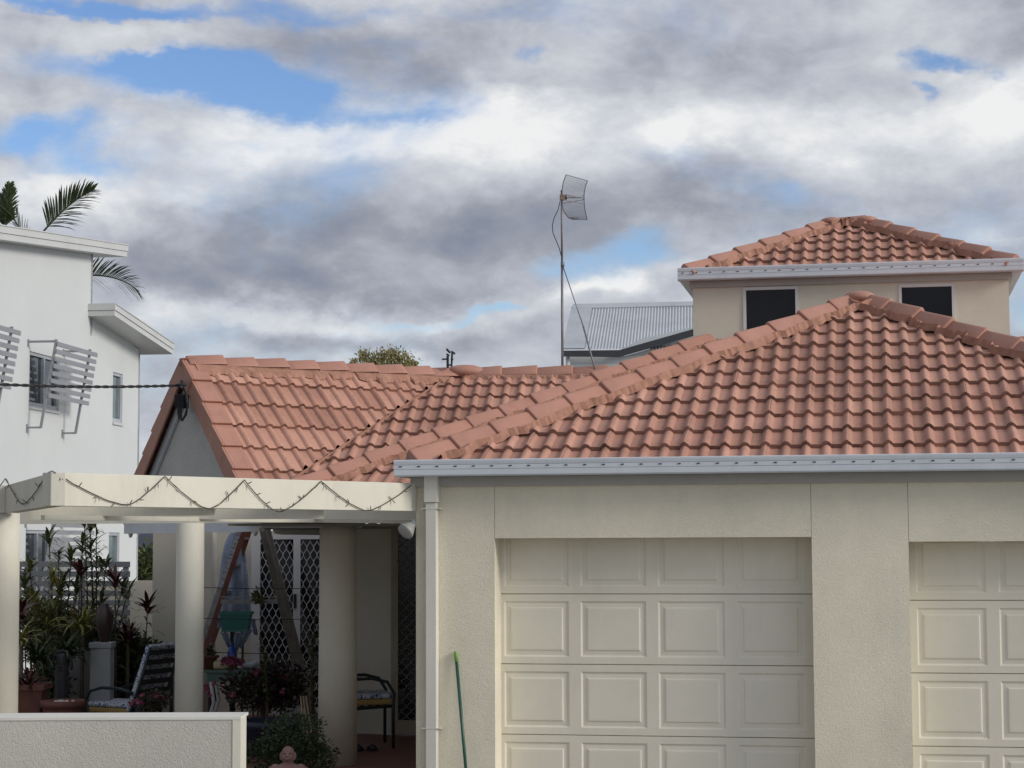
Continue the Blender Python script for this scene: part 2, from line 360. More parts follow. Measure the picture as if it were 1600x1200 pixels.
def caps(A, B, left, parent, w=.125, h=.088, L=.385, drop=.36, seed=1, bed=None):
    """ridge/hip capping from low point A to high point B; plus mortar bed. drop = slope of the bed each side"""
    A, B = V(A), V(B); d = (B-A); n = max(1, round(d.length/L)); L = d.length/n; d.normalize()
    sx = d.cross(UP).normalized(); nz = sx.cross(d).normalized(); rnd = random.Random(seed)
    m = MB(); K = [(-1, -.060), (-.985, -.035), (-.20, .058), (-.09, .068), (0, .071), (.09, .068), (.20, .058), (.985, -.035), (1, -.060)]
    for i in range(n):
        o = A+d*(i*L)+sx*rnd.uniform(-.006, .006); tz = rnd.uniform(-.004, .004)
        rows = []
        for (t, sc, up) in ((0, .94, -.012), (0, 1.05, .008), (.012, 1.06, .010), (.05, 1.05, .008), (L+.05, .94, -.011)):
            rows.append([o+d*t+sx*(k[0]*w*sc)+nz*(k[1]*sc*h/.085+up+tz) for k in K])
        vs = [p for r_ in rows for p in r_]; q = len(K); fs = []
        for r_ in range(len(rows)-1):
            for k in range(q-1): fs.append((r_*q+k, r_*q+k+1, (r_+1)*q+k+1, (r_+1)*q+k))
        fs.append(tuple(range(q))[::-1]); fs.append(tuple((len(rows)-1)*q+k for k in range(q)))
        m.add(vs, fs)
    oc = m.build('ridge_capping', CAP, parent, smooth=True)
    md = oc.modifiers.new('s', 'BEVEL'); md.width = .006; md.segments = 1; md.limit_method = 'ANGLE'; md.angle_limit = R(35)
    # mortar bedding, irregular skirt under the caps
    bed = bed if bed else (.075 if drop < .5 else .05)
    m = MB(); steps = int((B-A).length/.025); q = 6; vs = []; fs = []
    wob = 0; wo2 = 0
    for i in range(steps+1):
        t = .16+((B-A).length-.16)*i/steps; o = A+d*t
        wob = wob*.8+rnd.uniform(-.006, .006); wo2 = wo2*.8+rnd.uniform(-.006, .006)
        if rnd.random() < .04: wob -= .025
        sc = .008*math.sin(i*.52)
        e1 = w+.072+wob*2+sc; e2 = w+.072+wo2*2-sc
        vs += [o-sx*e1-nz*(drop*e1-.005), o-sx*(e1-.015)-nz*(drop*e1-bed+rnd.uniform(0, .008)), o-sx*w*.8-nz*.035, o+sx*w*.8-nz*.035, o+sx*(e2-.015)-nz*(drop*e2-bed+rnd.uniform(0, .008)), o+sx*e2-nz*(drop*e2-.005)]
    for i in range(steps):
        for k in range(q-1): fs.append((i*q+k, i*q+k+1, (i+1)*q+k+1, (i+1)*q+k))
    m.add(vs, fs).build('mortar_bedding', MORTAR, parent)
    return oc
# ================================================================== SETTING
m = MB(); m.add([(-900, -300, 0), (900, -300, 0), (900, 2500, 0), (-900, 2500, 0)], [(0, 1, 2, 3)])
struct(m.build('ground', GRASSM))
# ================================================================== HOUSE
house = thing('house', 'cream rendered house with terracotta tiled roofs, double garage and small upper storey', 'house', (0, 0, 0))
E1, E2 = az(100.6), az(10.6)
WO = P(650, 800, 15.0)                    # garage wall corner line
WO.z = 0
def W(s, t, z): return V((WO.x, WO.y, 0))+E1*s+E2*t+UP*z
def fp(px, py, t=0.0):
    h = hit(px, py, W(0, t, 0), E2); return (h-W(0, t, 0)).dot(E1), h.z
sa, _ = fp(773, 850); sb, _ = fp(1268, 850); sc_, _ = fp(1420, 850)
lin1 = fp(1020, 840)[1]; lin2 = fp(1500, 846)[1]
dw = sb-sa; sdd = sc_+dw; LEN = sdd+sa
zt = fp(1000, 757)[1]                      # top of visible render / bottom of frieze
# garage wall with openings
m = MB(); TH = .26
def wallseg(s0, s1, z0, z1): m.frame(W(s0, 0, z0), E1*(s1-s0), E2*TH, UP*(z1-z0))
zw = zt+.10
wallseg(0, sa-.0015, 0, zw); wallseg(sa+.0015, sb-.0015, lin1, zw-.001); wallseg(sb+.0015, sc_-.0015, 0, zw); wallseg(sc_+.0015, sdd, lin2, zw-.001); wallseg(sdd, LEN, 0, zw)
m.frame(W(0, TH, 0), E1*.24, E2*5.2, UP*zw); m.frame(W(LEN-.24, TH, 0), E1*.24, E2*5.2, UP*zw)
m.build('garage_wall', STUCCO, house)
m = MB()
for s_ in (sa, sb, sc_): m = MB(); m.frame(W(s_-.003, .004, lin1 if s_ != sc_ else lin2), E1*.006, E2*.02, UP*(zt-lin1)); m.build('control_joint', DARK, house)
m = MB(); m.frame(W(.02, .6, zw-.02), E1*(LEN-.04), E2*4.7, UP*.02); m.frame(W(.3, 5.3, 0), E1*(LEN-.6), E2*.1, UP*zw); m.build('garage_ceiling', PAINT, house)
# garage doors
def garage_door(s0, ztop, lbl):
    root = MB(); t0 = TH-.015
    ns = 4; pitch = fp(1083, 1000, t0)[0]-fp(961, 1000, t0)[0]
    root.frame(W(s0-.03, t0+.02, 0), E1*(dw+.06), E2*.03, UP*(ztop+.12)); d = root.build('garage_door', DARK, house); lab(d, lbl)
    za = fp(900, 928, t0)[1]; H = za-fp(900, 1038, t0)[1]
    if s0 > 3: za = fp(1480, 938, t0)[1]
    sL = s0+.012 if s0 < 3 else s0+.0
    first = fp(779, 1000, t0)[0] if s0 < 3 else fp(1423.5, 1000, t0)[0]
    z = za+H
    while z > .02:
        zb = max(0, z-H); mm = MB(); g = .004
        for c in range(4):
            x0 = first+c*pitch; x1 = x0+pitch
            px0, px1 = x0+.045, x1-.045
            if c == 0: x0 = min(s0-.02, x0)
            if c == 3: x1 = s0+dw+.02
            zc0, zc1 = zb+g, z-g
            cell = [(x0, zc0), (x1, zc0), (x1, zc1), (x0, zc1)]
            rings = [(cell, 0.0)]
            for off, dp in ((0, 0.0), (.012, .009), (.018, .0095), (.046, .007), (.054, .0008), (.066, 0.0)):
                rings.append(([(px0+off, zb+.055+off), (px1-off, zb+.055+off), (px1-off, z-.055-off), (px0+off, z-.055-off)], dp))
            vs = []
            for rg, dp in rings: vs += [W(x, t0+dp, zz) for x, zz in rg]
            fs = []
            for i in range(len(rings)-1):
                for k in range(4): k2 = (k+1) % 4; fs.append((i*4+k, i*4+k2, i*4+4+k2, i*4+4+k))
            n_ = (len(rings)-1)*4; fs.append((n_, n_+1, n_+2, n_+3)); mm.add(vs, fs)
        a0, a1 = min(s0-.02, first), s0+dw+.02
        mm.add([W(a0, t0, z-g), W(a1, t0, z-g), W(a1, t0+.011, z-.001), W(a0, t0+.011, z-.001)], [(0, 1, 2, 3)])
        mm.add([W(a0, t0, zb+g), W(a1, t0, zb+g), W(a1, t0+.011, zb+.001), W(a0, t0+.011, zb+.001)], [(3, 2, 1, 0)])
        mm.build('door_section', DOORP, d); z -= H
garage_door(sa, lin1, 'left cream panelled garage door, fully in view'); garage_door(sc_, lin2, 'right garage door cut by the edge of the photo')
# eaves
def gutter_run(c0, c1, out, zt_, hgt, parent, slots=True, depth=.12, pitch=.14):
    """box gutter from c0 to c1 (top outer edge xy), out = outward horizontal unit"""
    c0, c1 = V(c0), V(c1); d = (c1-c0).normalized(); m = MB(); ln = (c1-c0).length
    pf = [(-depth, 0), (-depth, -hgt+.012), (-depth+.01, -hgt), (-.012, -hgt), (-.004, -hgt+.01), (-.004, -hgt*.60), (-.010, -hgt*.585), (-.004, -hgt*.57), (-.004, -hgt*.33), (-.010, -hgt*.315), (-.004, -hgt*.30), (0, -hgt*.12), (0, -.004), (-.006, 0), (-.014, -.002), (-.014, -.03), (-depth+.01, -.03)]
    poly = [c0+out*x+UP*(zt_+z) for x, z in pf]
    m.prism(poly, c1-c0)
    if slots:
        k = pitch*.3
        while k < ln-.04:
            p = c0+d*k+out*(-.0035)+UP*(zt_-hgt*.445); m.frame(p, d*.022, out*.003, UP*.008, 1); k += pitch
    return m.build('gutter', [GUTTER, DARK], parent)
OV = .20
gz = fp(1000, 714, -OV)[1]; gh = gz-fp(1000, 740.5, -OV)[1]
gs0 = fp(615, 728, -OV)[0]; ovs = -gs0; ge = LEN+ovs
groof = MB(); 
# fascia + soffit board under gutter
m = MB(); m.frame(W(-.035, -.035, zt), E1*(LEN+.07), E2*.034, UP*(gz-gh-zt-.0)); m.frame(W(-.035, -.001, zt), E1*.034, E2*5, UP*(gz-gh-zt)); m.frame(W(LEN+.001, -.001, zt), E1*.034, E2*5, UP*(gz-gh-zt))
m.build('fascia', TRIM, house)
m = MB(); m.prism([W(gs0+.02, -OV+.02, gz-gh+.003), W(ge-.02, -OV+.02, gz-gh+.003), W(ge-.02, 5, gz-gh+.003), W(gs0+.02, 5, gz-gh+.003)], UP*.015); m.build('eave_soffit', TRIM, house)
gutter_run(W(gs0, -OV, 0), W(ge, -OV, 0), -E2, gz, gh, house)
gutter_run(W(gs0, -OV+.12, 0), W(gs0, 5, 0), -E1, gz-.001, gh, house)
gutter_run(W(ge, -OV+.12, 0), W(ge, 5, 0), E1, gz-.001, gh, house)
# garage roof
TP = .466
ez = gz-.062; IN = .07
mid = (gs0+ge)/2; half = (ge-gs0)/2-IN
uF = (E2+UP*TP).normalized()
apex = W(mid, -OV+IN+half, ez+TP*half)
print('APEX px', PX(apex), 'LEN', LEN, 'half', half, 'lin', lin1, lin2, 'gz', gz)
nF = E1.cross(uF).normalized(); cL = W(gs0+IN, -OV+IN, ez); cR = W(ge-IN, -OV+IN, ez)
nL = V((-E1.x*TP, -E1.y*TP, 1)).normalized(); nR = V((E1.x*TP, E1.y*TP, 1)).normalized()
slen = half*math.sqrt(1+TP*TP)
def roofpart(lbl):
    pass
gr = tile_roof('roof', cL-uF*.02, E1, uF, ge-gs0, slen, [(cL, -nL), (cR, -nR), (apex-UP*.02, -UP)], house); lab(gr, 'hipped terracotta tile roof over the garage')
uL = (E1+UP*TP).normalized(); o = tile_roof('roof', W(gs0+IN, 5.2, ez), -E2, uL, 5.33, slen, [(cL, -nF), (W(gs0, 0, ez), -E1+E1*0+V((0, 0, 0)) if False else UP), (apex+E2*0, -UP)], house); lab(o, 'left slope of the garage roof')
uR = (-E1+UP*TP).normalized(); o = tile_roof('roof', W(ge-IN, -OV+IN, ez), E2, uR, 5.4, slen, [(cR, -nF), (apex, -UP)], house); lab(o, 'right slope of the garage roof')
up_ = UP*.038
caps(cL+up_+(apex-cL)*.012, apex+up_, 0, gr, seed=3); caps(cR+up_, apex+up_, 0, gr, seed=4); caps(apex+E2*3+up_, apex+up_-E2*.0, 0, gr, seed=5)
m = MB(); m.ball(apex+UP*.045, .15, sq=(1, 1, .42), n=14); m.build('apex_cap', CAP, gr, smooth=True)
# downpipe
m = MB(); s0, s1 = fp(664, 900, -.08)[0], fp(682.5, 900, -.08)[0]; zj = fp(672, 785, -.08)[1]
m.frame(W(s0-.004, -.10, zj), E1*(s1-s0+.012), E2*.099, UP*(zt+.075-zj)); dp = m.build('downpipe', PAINT, house, bevel=.004)
m = MB(); m.frame(W(s0+.004, -.085, 0), E1*(s1-s0-.006), E2*.083, UP*(zj-.001)); m.build('pipe', PAINT, dp, bevel=.006)
for zz in (zj-.05, .72): m = MB(); m.frame(W(s0-.03, -.088, zz), E1*(s1-s0+.06), E2*.087, UP*.006); m.build('pipe_strap', PAINT, dp)
# floodlight on the corner
fl0 = P(650, 815, 15.0); fh = P(638, 826, 14.95)
m = MB(); m.tube([fl0+E2*.1, fl0+E2*.05+V((-.02, 0, .0)), fh+V((.02, 0, .01))], [.02, .022, .03], 10); fo = m.build('floodlight', ALU_W, house, True)
d = V((-.55, -.55, -.62)).normalized(); m = MB(); m.tube([fh-d*.05, fh-d*.03, fh+d*.03, fh+d*.045], [.025, .04, .065, .066], 18); m.build('lamp_head', mat('grey_lamp_head', (.34, .34, .33), .5), fo, True)
m = MB(); m.tube([fh+d*.0455, fh+d*.049], [.06, .055], 18); m.build('lens', mat('frosted_lens', (.45, .45, .44), .3), fo, True)
# ---------------- main roof: hip 2 / front slope C
K = P(800, 640, 18.7)-UP*.04
nC = V((-E2.x*TP, -E2.y*TP, 1)).normalized()
hd = (E1+E2+UP*TP)                      # hip direction rising
EV = 2.315                               # eave height of porch roofs
kb = K+hd*((EV-K.z)/TP)
TWD = P(1083, 500, 20.1)                # tower front left corner
tt = (TWD-K).dot(E2); ktop = K+hd*tt
print('hip2 bottom', PX(kb), 'top', PX(ktop), ktop, kb)
mr = tile_roof('roof', kb, E1, uF, 6.2, (tt+(K-kb).dot(E2))*math.sqrt(1+TP*TP)+.1, [(kb, -nL), (TWD, -E2), (cL, nL)], house); lab(mr, 'front slope of the main roof between the garage hip and the porch roof')
o = tile_roof('roof', kb+E2*5, -E2, uL, 5, 3.2, [(kb, -nC), (K+E1*tt, -E1)], house); lab(o, 'left slope of the main roof')
caps(kb+up_, ktop+up_, 0, mr, seed=8)
# right side piece of main roof seen past the tower
# ---------------- gable wing A
rA, qA = az(58), az(148)
TA = .9325
apA = P(291, 551, 18.8)-UP*.09
sA = (apA.z-EV)/TA
uA = (-qA+UP*TA).normalized()
# ridge length so that it ends under px 715
LA = 2.0
for _ in range(40):
    x = PX(apA+rA*LA)[0]; LA += (715-x)*.004
JA = apA+rA*LA
print('gable ridge', PX(apA), PX(JA), LA, 'feet', PX(apA+qA*sA-UP*(sA*TA)), PX(apA-qA*sA-UP*(sA*TA)), 'JA', JA)
nA = rA.cross(uA).normalized()
rB = az(94); qB = az(184)
v1_, v2_ = hit(708, 589, apA, nA), hit(541, 699, apA, nA)
TB = (v1_.z-v2_.z)/((v2_-v1_).dot(qB)); print('TB', TB)
nB = V((qB.x*TB, qB.y*TB, 1)).normalized(); uB = (-qB+UP*TB).normalized()
footR = apA+qA*sA-UP*(sA*TA); footL = apA-qA*sA-UP*(sA*TA)
VD = nA.cross(nB).normalized(); VN = V((VD.y, -VD.x, 0)).normalized(); VN = VN if VN.dot(apA-v1_) > 0 else -VN
ga = tile_roof('roof', footR, rA, uA, LA+1.2, sA*math.sqrt(1+TA*TA), [(v1_, VN), (apA-UP*.01, -UP)], house, .10); lab(ga, 'steep gabled porch roof on the left')
uA2 = (qA+UP*TA).normalized()
o = tile_roof('roof', footL+rA*(LA+1), -rA, uA2, LA+.95, sA*math.sqrt(1+TA*TA), [(apA-UP*.01, -UP), (apA+rA*.01, rA)], house); lab(o, 'far slope of the gabled porch roof')
caps(JA+up_*.5, apA+up_*.5+rA*.05, 0, ga, w=.115, h=.062, L=.33, drop=.8, seed=11)
# verge tiles on both rakes
def verge(foot, a, u, nn, name_parent):
    m = MB(); ln = sA*math.sqrt(1+TA*TA); n = int(math.ceil(ln/G)); rnd = random.Random(5)
    for j in range(n):
        v0 = j*G+(.16 if j == 0 else 0); o = foot+u*(v0-.01)+nn*.0+a*rnd.uniform(-.004, .004)
        L_ = min(G+.05-(.16 if j == 0 else 0), ln-v0+.03)
        for (t0, t1, l0, l1) in ((0, L_, .062, .030),):
            # top plate
            A_, B_ = o+nn*l0, o+u*L_+nn*l1
            th = nn*.02
            m.prism([A_-a*.035, B_-a*.035, B_-a*.035-nn*.16+a*.0, A_-a*.035-nn*.19], -a*.02)
            m.prism([A_-a*.0345, A_+a*.15, B_+a*.15, B_-a*.0345], -th)
            m.prism([A_+a*.1495, A_+a*.175-nn*.05, B_+a*.175-nn*.05, B_+a*.1495], -th)
    return m.build('verge_tiles', CAP, name_parent, bevel=.007)
verge(footR, rA, uA, nA, ga)
nA2 = (-rA).cross(uA2).normalized()
verge(footL, rA, uA2, nA2, ga)
# gable wall + barge boards
m = MB(); io = rA*.06
a0 = apA-UP*.12+io; b0, c0 = footR+io-UP*.02-qA*.05, footL+io-UP*.02+qA*.05
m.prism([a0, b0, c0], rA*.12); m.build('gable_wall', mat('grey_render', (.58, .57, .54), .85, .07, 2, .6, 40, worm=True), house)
m = MB()
for ft, u_, sg in ((footR, uA, 1), (footL, uA2, -1)):
    nn = nA if sg > 0 else nA2
    e = apA+rA*.028-nn*.09; s_ = ft+rA*.028-nn*.09
    m.prism([s_, e, e-nn*.10, s_-nn*.10], rA*.026)
m.build('barge_board', GUTTER, house)
m = MB(); m.frame(footL+rA*.02-UP*.10, footR-footL, rA*.05, UP*.12); m.build('base_fascia', GUTTER, house)
# ---------------- porch roof B
JB = v1_+qB*(-(JA.z-v1_.z)/TB); JB.z = JA.z; JB = JB+rB*((JA-JB).dot(rB))
lenB = 3.4
zb0 = (JB.z-EV)/TB
p0 = JB+qB*zb0-UP*(zb0*TB)-rB*2.6
o = tile_roof('roof', p0, rB, uB, 2.6+lenB, zb0*math.sqrt(1+TB*TB), [(v1_-VN*.018, -VN), (JB-UP*.01, -UP), (kb, nL)], house, 0); lab(o, 'shallow roof slope between gabled porch and main roof'); rb = o
caps(JB+rB*lenB+up_*.7, JB+up_*.7+rB*.1, 0, rb, w=.12, h=.065, L=.36, drop=.55, seed=13)
m = MB(); m.ball(JB+UP*.03+rB*.08, .17, sq=(1.3, .9, .45), n=14); m.build('apex_cap', CAP, rb, smooth=True)
# dark valley gutter line between A and B
vd = nA.cross(nB).normalized(); vd = vd if vd.z < 0 else -vd
m = MB(); side = vd.cross(UP).normalized()
m.strip([v1_-vd*.25+UP*.02, v1_+vd*3.6+UP*.02], [.09, .09], side); m.build('valley_gutter', mat('rusty_valley', (.15, .08, .06), .9), rb)
m = MB(); q_ = v1_-VN*.014; m.prism([q_-vd*.2-UP*.01, q_+vd*3.6-UP*.01, q_+vd*3.6+UP*.052, q_-vd*.2+UP*.052], VN*.004); m.build('valley_edging', MORTAR, rb)
# gutters of the porch
gutter_run(footR+qA*.09-UP*(footR.z), footR+qA*.09+rA*1.0-UP*(footR.z), qA, EV+.03, .10, house, False)
# ---------------- porch below
m = MB()
cw = W(.1, 8.2, 0)
pe = [footL+rA*.1, footR+rA*.1-qA*.02, footR+rA*.75, kb+E1*.1, W(-.002, 3.0, 0), cw, V((-2, 25, 0)), footL+rA*3.5]
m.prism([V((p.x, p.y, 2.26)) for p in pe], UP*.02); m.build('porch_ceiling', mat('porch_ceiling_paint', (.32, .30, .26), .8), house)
FZ = .15
m = MB(); fp_ = [P(395, 900, 16.9), P(560, 900, 16.2), W(-.01, 1.2, 0), cw, V((-2, 25, 0)), V((-4.4, 24, 0)), V((-4.2, 20.8, 0))]
m.prism([V((p.x, p.y, FZ)) for p in fp_], UP*-.149); m.build('porch_floor', FLOOR, house)
def colm(px0, px1, D, y):
    a_, b_ = P(px0, y, D), P(px1, y, D); r = (b_.x-a_.x)/2; c = (a_+b_)/2
    m = MB(); m.lathe((c.x, c.y, FZ), [(r+.008, 0), (r+.004, 1.0), (r, 2.0), (r, 2.26-FZ)], 40)
    return m.build('column', STUCCO_S, house, True), c, r
col3, c3, r3 = colm(499, 557, 17.75, 950); col2, c2_, r2_ = None, V((0, 0, 0)), .12
lab(col3, 'round column beside the front door')
# back walls
m = MB()
def vwall(pxa, Da, pxb, Db, z0, z1, th=.15):
    a_, b_ = P(pxa, 950, Da), P(pxb, 950, Db); d = (b_-a_); d.z = 0; n_ = d.cross(UP).normalized()*-1
    if n_.y < 0: n_ = -n_
    m.frame(V((a_.x, a_.y, z0)), d, n_*th, UP*(z1-z0))
vwall(238, 22.0, 331, 21.9, FZ+.001, 2.258)      # left pier
vwall(318, 22.9, 392, 22.8, FZ+.001, 2.258); vwall(392, 22.8, 575, 22.6, 2.19, 2.258)
vwall(545, 20.6, 613, 20.4, FZ+.001, 2.258); vwall(613.2, 20.42, 672, 20.4, 2.20, 2.258); vwall(672.2, 20.4, 775, 20.3, FZ+.001, 2.258)
vwall(545, 20.78, 546.5, 22.8, FZ+.001, 2.257)
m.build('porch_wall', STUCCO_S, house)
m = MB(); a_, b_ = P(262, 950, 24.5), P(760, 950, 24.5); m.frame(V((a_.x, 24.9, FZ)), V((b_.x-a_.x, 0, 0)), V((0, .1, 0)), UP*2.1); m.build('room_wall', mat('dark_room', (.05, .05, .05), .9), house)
def mesh_door(pxs, y0, y1, D, stiles, mesh_w, mesh_h, lbl, rail=.05, hinge=False):
    """security door: vertical frame members at px stiles, diamond grille between"""
    zt_, zb_ = P(pxs[0], y0, D).z, P(pxs[0], y1, D).z; zb_ = max(zb_, FZ+.02)
    xs = [P(q, 950, D).x for q in pxs]
    m = MB(); m.frame(V((xs[0], D, zt_-rail)), V((xs[1]-xs[0], 0, 0)), V((0, .04, 0)), UP*rail); m.frame(V((xs[0], D, zb_)), V((xs[1]-xs[0], 0, 0)), V((0, .04, 0)), UP*rail*1.6)
    for (q0, q1) in stiles:
        x0, x1 = P(q0, 950, D).x, P(q1, 950, D).x; m.frame(V((x0, D-.004, zb_-.002)), V((x1-x0, 0, 0)), V((0, .048, 0)), UP*(zt_-zb_+.004))
    d = m.build('security_door', ALU_W if not hinge else mat('beige_door_frame', (.40, .36, .28), .5), house); lab(d, lbl)
    m = MB(); x0, x1, z0, z1 = xs[0]+.01, xs[1]-.01, zb_+rail*1.5, zt_-rail*.9
    def line(xa, za, sgn):          # clipped diagonal wavy wire
        pass
    nx = int((x1-x0)/mesh_w)+2; nz = int((z1-z0)/mesh_h)+2
    for i in range(nx):
        for k in range(-1, nz):
            for sg in (1, -1):
                pts = []
                for t in (0, .12, .38, .5):
                    xx = x0+i*mesh_w+sg*mesh_w*(0 if t < .05 else (.06 if t < .2 else (.44 if t < .45 else .5)))
                    zz = z0+k*mesh_h+t*mesh_h; pts.append((xx, zz))
                pts2 = pts+[(2*pts[-1][0]-a1, 2*pts[-1][1]-b1) for a1, b1 in reversed(pts[:-1])]
                half1 = pts; half2 = [(x0+i*mesh_w+sg*mesh_w*(.5-(pp[0]-x0-i*mesh_w)*sg/mesh_w), zz+mesh_h*.5) for pp, zz in zip(pts, [p_[1] for p_ in pts])]
                for hf in (half1, half2):
                    if all(x0 <= a1 <= x1 and z0 <= b1 <= z1 for a1, b1 in hf): m.tube([V((a1, D+.02, b1)) for a1, b1 in hf], .0052, 3, cap=False)
    m.build('mesh_grille', ALU_W if not hinge else mat('grey_mesh_wire', (.28, .28, .27), .5), d)
    m = MB(); m.frame(V((xs[0]+.005, D+.045, zb_+.01)), V((xs[1]-xs[0]-.01, 0, 0)), V((0, .006, 0)), UP*(zt_-zb_-.02)); m.build('dark_glass', GLASS, d)
    if not hinge:
        xh = P(462, 950, D).x; m = MB(); m.frame(V((xh-.02, D-.03, P(460, 950, D).z)), V((.03, 0, 0)), V((0, .025, 0)), UP*.16); m.build('handle', BLACK, d)
    return d
mesh_door((392, 560), 836, 1120, 22.6, [(392, 406), (458, 469), (552, 560)], .078, .165, 'white sliding security door with tall diamond mesh', .05)
mesh_door((611, 672), 822, 1160, 20.3, [(611, 622), (664, 672)], .100, .100, 'hinged security door with square diamond mesh beside the garage', .085, True)
# pipe under the porch eave
m = MB(); m.tube([P(429, 812, 20), P(429, 824, 20), P(432, 829, 20), P(440, 830, 20), P(505, 831, 20)], .034, 12); m.build('drain_pipe', PAINT, house, True)
# ---------------- tower
TL = P(1083, 500, 20.1); TL.z = 0
hr = hit(1577, 480, TL, E2); TWW = (hr-TL).dot(E1); TDP = TWW-.42
def T(s, t, z): return TL+E1*s+E2*t+UP*z
def tpx(px, py, t=0): h = hit(px, py, T(0, t, 0), E2); return (h-T(0, t, 0)).dot(E1), h.z
tz1 = tpx(1300, 444)[1]; tb = 3.0
wins = []
for a1, b1, yt in ((1161.5, 1246.5, 450), (1404.5, 1491, 445.5)):
    x0, z1 = tpx(a1, yt); x1, _ = tpx(b1, yt); wins.append((x0, x1, z1-.55, z1))
m = MB(); xs = [0, wins[0][0], wins[0][1], wins[1][0], wins[1][1], TWW]
for i in (0, 2, 4): m.frame(T(xs[i], 0, tb), E1*(xs[i+1]-xs[i]), E2*.12, UP*(tz1-tb+.02))
for w_ in wins:
    m.frame(T(w_[0]+.0005, 0, tb), E1*(w_[1]-w_[0]-.001), E2*.12, UP*(w_[2]-tb)); m.frame(T(w_[0]+.0005, 0, w_[3]), E1*(w_[1]-w_[0]-.001), E2*.12, UP*(tz1+.019-w_[3]))
m.frame(T(0, .1205, tb), E1*.12, E2*(TDP-.12), UP*(tz1-tb+.02)); m.frame(T(TWW-.12, .1205, tb), E1*.12, E2*(TDP-.12), UP*(tz1-tb+.02)); m.frame(T(.12, TDP-.12, tb), E1*(TWW-.24), E2*.12, UP*(tz1-tb+.018))
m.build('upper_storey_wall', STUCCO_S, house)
for i, w_ in enumerate(wins):
    m = MB(); fw = .03; x0, x1, z0, z1 = w_
    for (sx_, sz_, dx_, dz_) in ((x0-.004, z0-.004, fw, z1-z0+.008), (x1-fw+.004, z0-.004, fw, z1-z0+.008)): m.frame(T(sx_, -.012, sz_), E1*dx_, E2*.05, UP*dz_)
    for (sx_, sz_, dx_, dz_) in ((x0+fw-.0035, z1-fw+.004, x1-x0-2*fw+.007, fw), (x0+fw-.0035, z0-.004, x1-x0-2*fw+.007, fw)): m.frame(T(sx_, -.011, sz_), E1*dx_, E2*.048, UP*dz_)
    wd = m.build('window', ALU_W, house); lab(wd, 'left dark upper storey window' if i == 0 else 'right dark upper storey window')
    m = MB(); m.frame(T(x0+fw-.01, .014, z0+fw-.01), E1*(x1-x0-2*fw+.02), E2*.006, UP*(z1-z0-2*fw+.02)); m.build('glass', mat('upper_window_glass', (.008, .009, .012), .06, .3, 2.5, spec=.3), wd)
TO = .16
tg = tpx(1300, 411.5, -TO)[1]; tgh = tg-tpx(1300, 431, -TO)[1]
xg0 = tpx(1058.5, 425, -TO)[0]; TOs = -xg0; xg1 = TWW+TOs
m = MB(); m.frame(T(-.03, -.03, tz1), E1*(TWW+.06), E2*.029, UP*(tg-tgh-tz1)); m.frame(T(-.03, -.0005, tz1), E1*.029, E2*TDP, UP*(tg-tgh-tz1)); m.frame(T(TWW+.001, -.0005, tz1), E1*.029, E2*TDP, UP*(tg-tgh-tz1))
m.build('fascia', TRIM, house)
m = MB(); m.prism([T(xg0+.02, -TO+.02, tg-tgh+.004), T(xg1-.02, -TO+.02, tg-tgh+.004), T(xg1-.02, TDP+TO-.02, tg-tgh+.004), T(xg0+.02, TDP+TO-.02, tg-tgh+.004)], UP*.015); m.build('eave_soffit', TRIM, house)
gutter_run(T(xg0, -TO, 0), T(xg1, -TO, 0), -E2, tg, tgh, house); gutter_run(T(xg0, -TO+.12, 0), T(xg0, TDP+TO, 0), -E1, tg-.001, tgh, house); gutter_run(T(xg1, -TO+.12, 0), T(xg1, TDP+TO, 0), E1, tg-.001, tgh, house)
te = tg-.06; hw = (TDP+2*TO)/2-IN; c1 = T(xg0+IN, -TO+IN, te); c2 = T(xg1-IN, -TO+IN, te)
a1_ = c1+(E1+E2+UP*TP)*hw; a2_ = c2+(-E1+E2+UP*TP)*hw
print('tower apex', PX(a1_), PX(a2_), 'TWW', TWW)
tr = tile_roof('roof', c1, E1, uF, xg1-xg0, hw*1.1033, [(c1, -nL), (c2, -nR), (a1_, -UP)], house); lab(tr, 'small hipped tile roof of the upper storey')
c3_ = T(xg0+IN, TDP+TO-IN, te); c4 = T(xg1-IN, TDP+TO-IN, te); nK = V((E2.x*TP, E2.y*TP, 1)).normalized()
o = tile_roof('roof', c3_, -E2, uL, TDP+2*TO, hw*1.1033, [(c1, -nF), (c3_, -nK)], house); lab(o, 'left slope of the upper storey roof')
o = tile_roof('roof', c2, E2, uR, TDP+2*TO, hw*1.1033, [(c1, -nF), (c3_, -nK)], house); lab(o, 'right slope of the upper storey roof')
o = tile_roof('roof', c4, -E1, (-E2+UP*TP), xg1-xg0, hw*1.1033, [(c1, -nL), (c2, -nR)], house); lab(o, 'rear slope of the upper storey roof')
caps(c1+up_, a1_+up_, 0, tr, seed=21, L=.36, h=.07, w=.125); caps(c2+up_, a2_+up_, 0, tr, seed=22, L=.36, h=.07, w=.125); caps(a2_+up_, a1_+up_, 0, tr, seed=23, L=.3, h=.07, w=.125)
for q in (a1_, a2_): m = MB(); m.ball(q+UP*.045, .13, sq=(1, 1, .42), n=14); m.build('apex_cap', CAP, tr, smooth=True)
# roof beside the tower on the right (main roof continuing)
p_ = P(1585, 556, 20.6); mR = tile_roof('roof', V((p_.x, p_.y, p_.z-.6)), E1, uF, 3, 1.2, [(V((TL.x, TL.y, 0))+E1*(TWW+.02), E1)], house); lab(mR, 'piece of main roof right of the upper storey')
q0 = P(1578, 536, 21.2); caps(q0+E1*2.6, q0, 0, mR, seed=31)
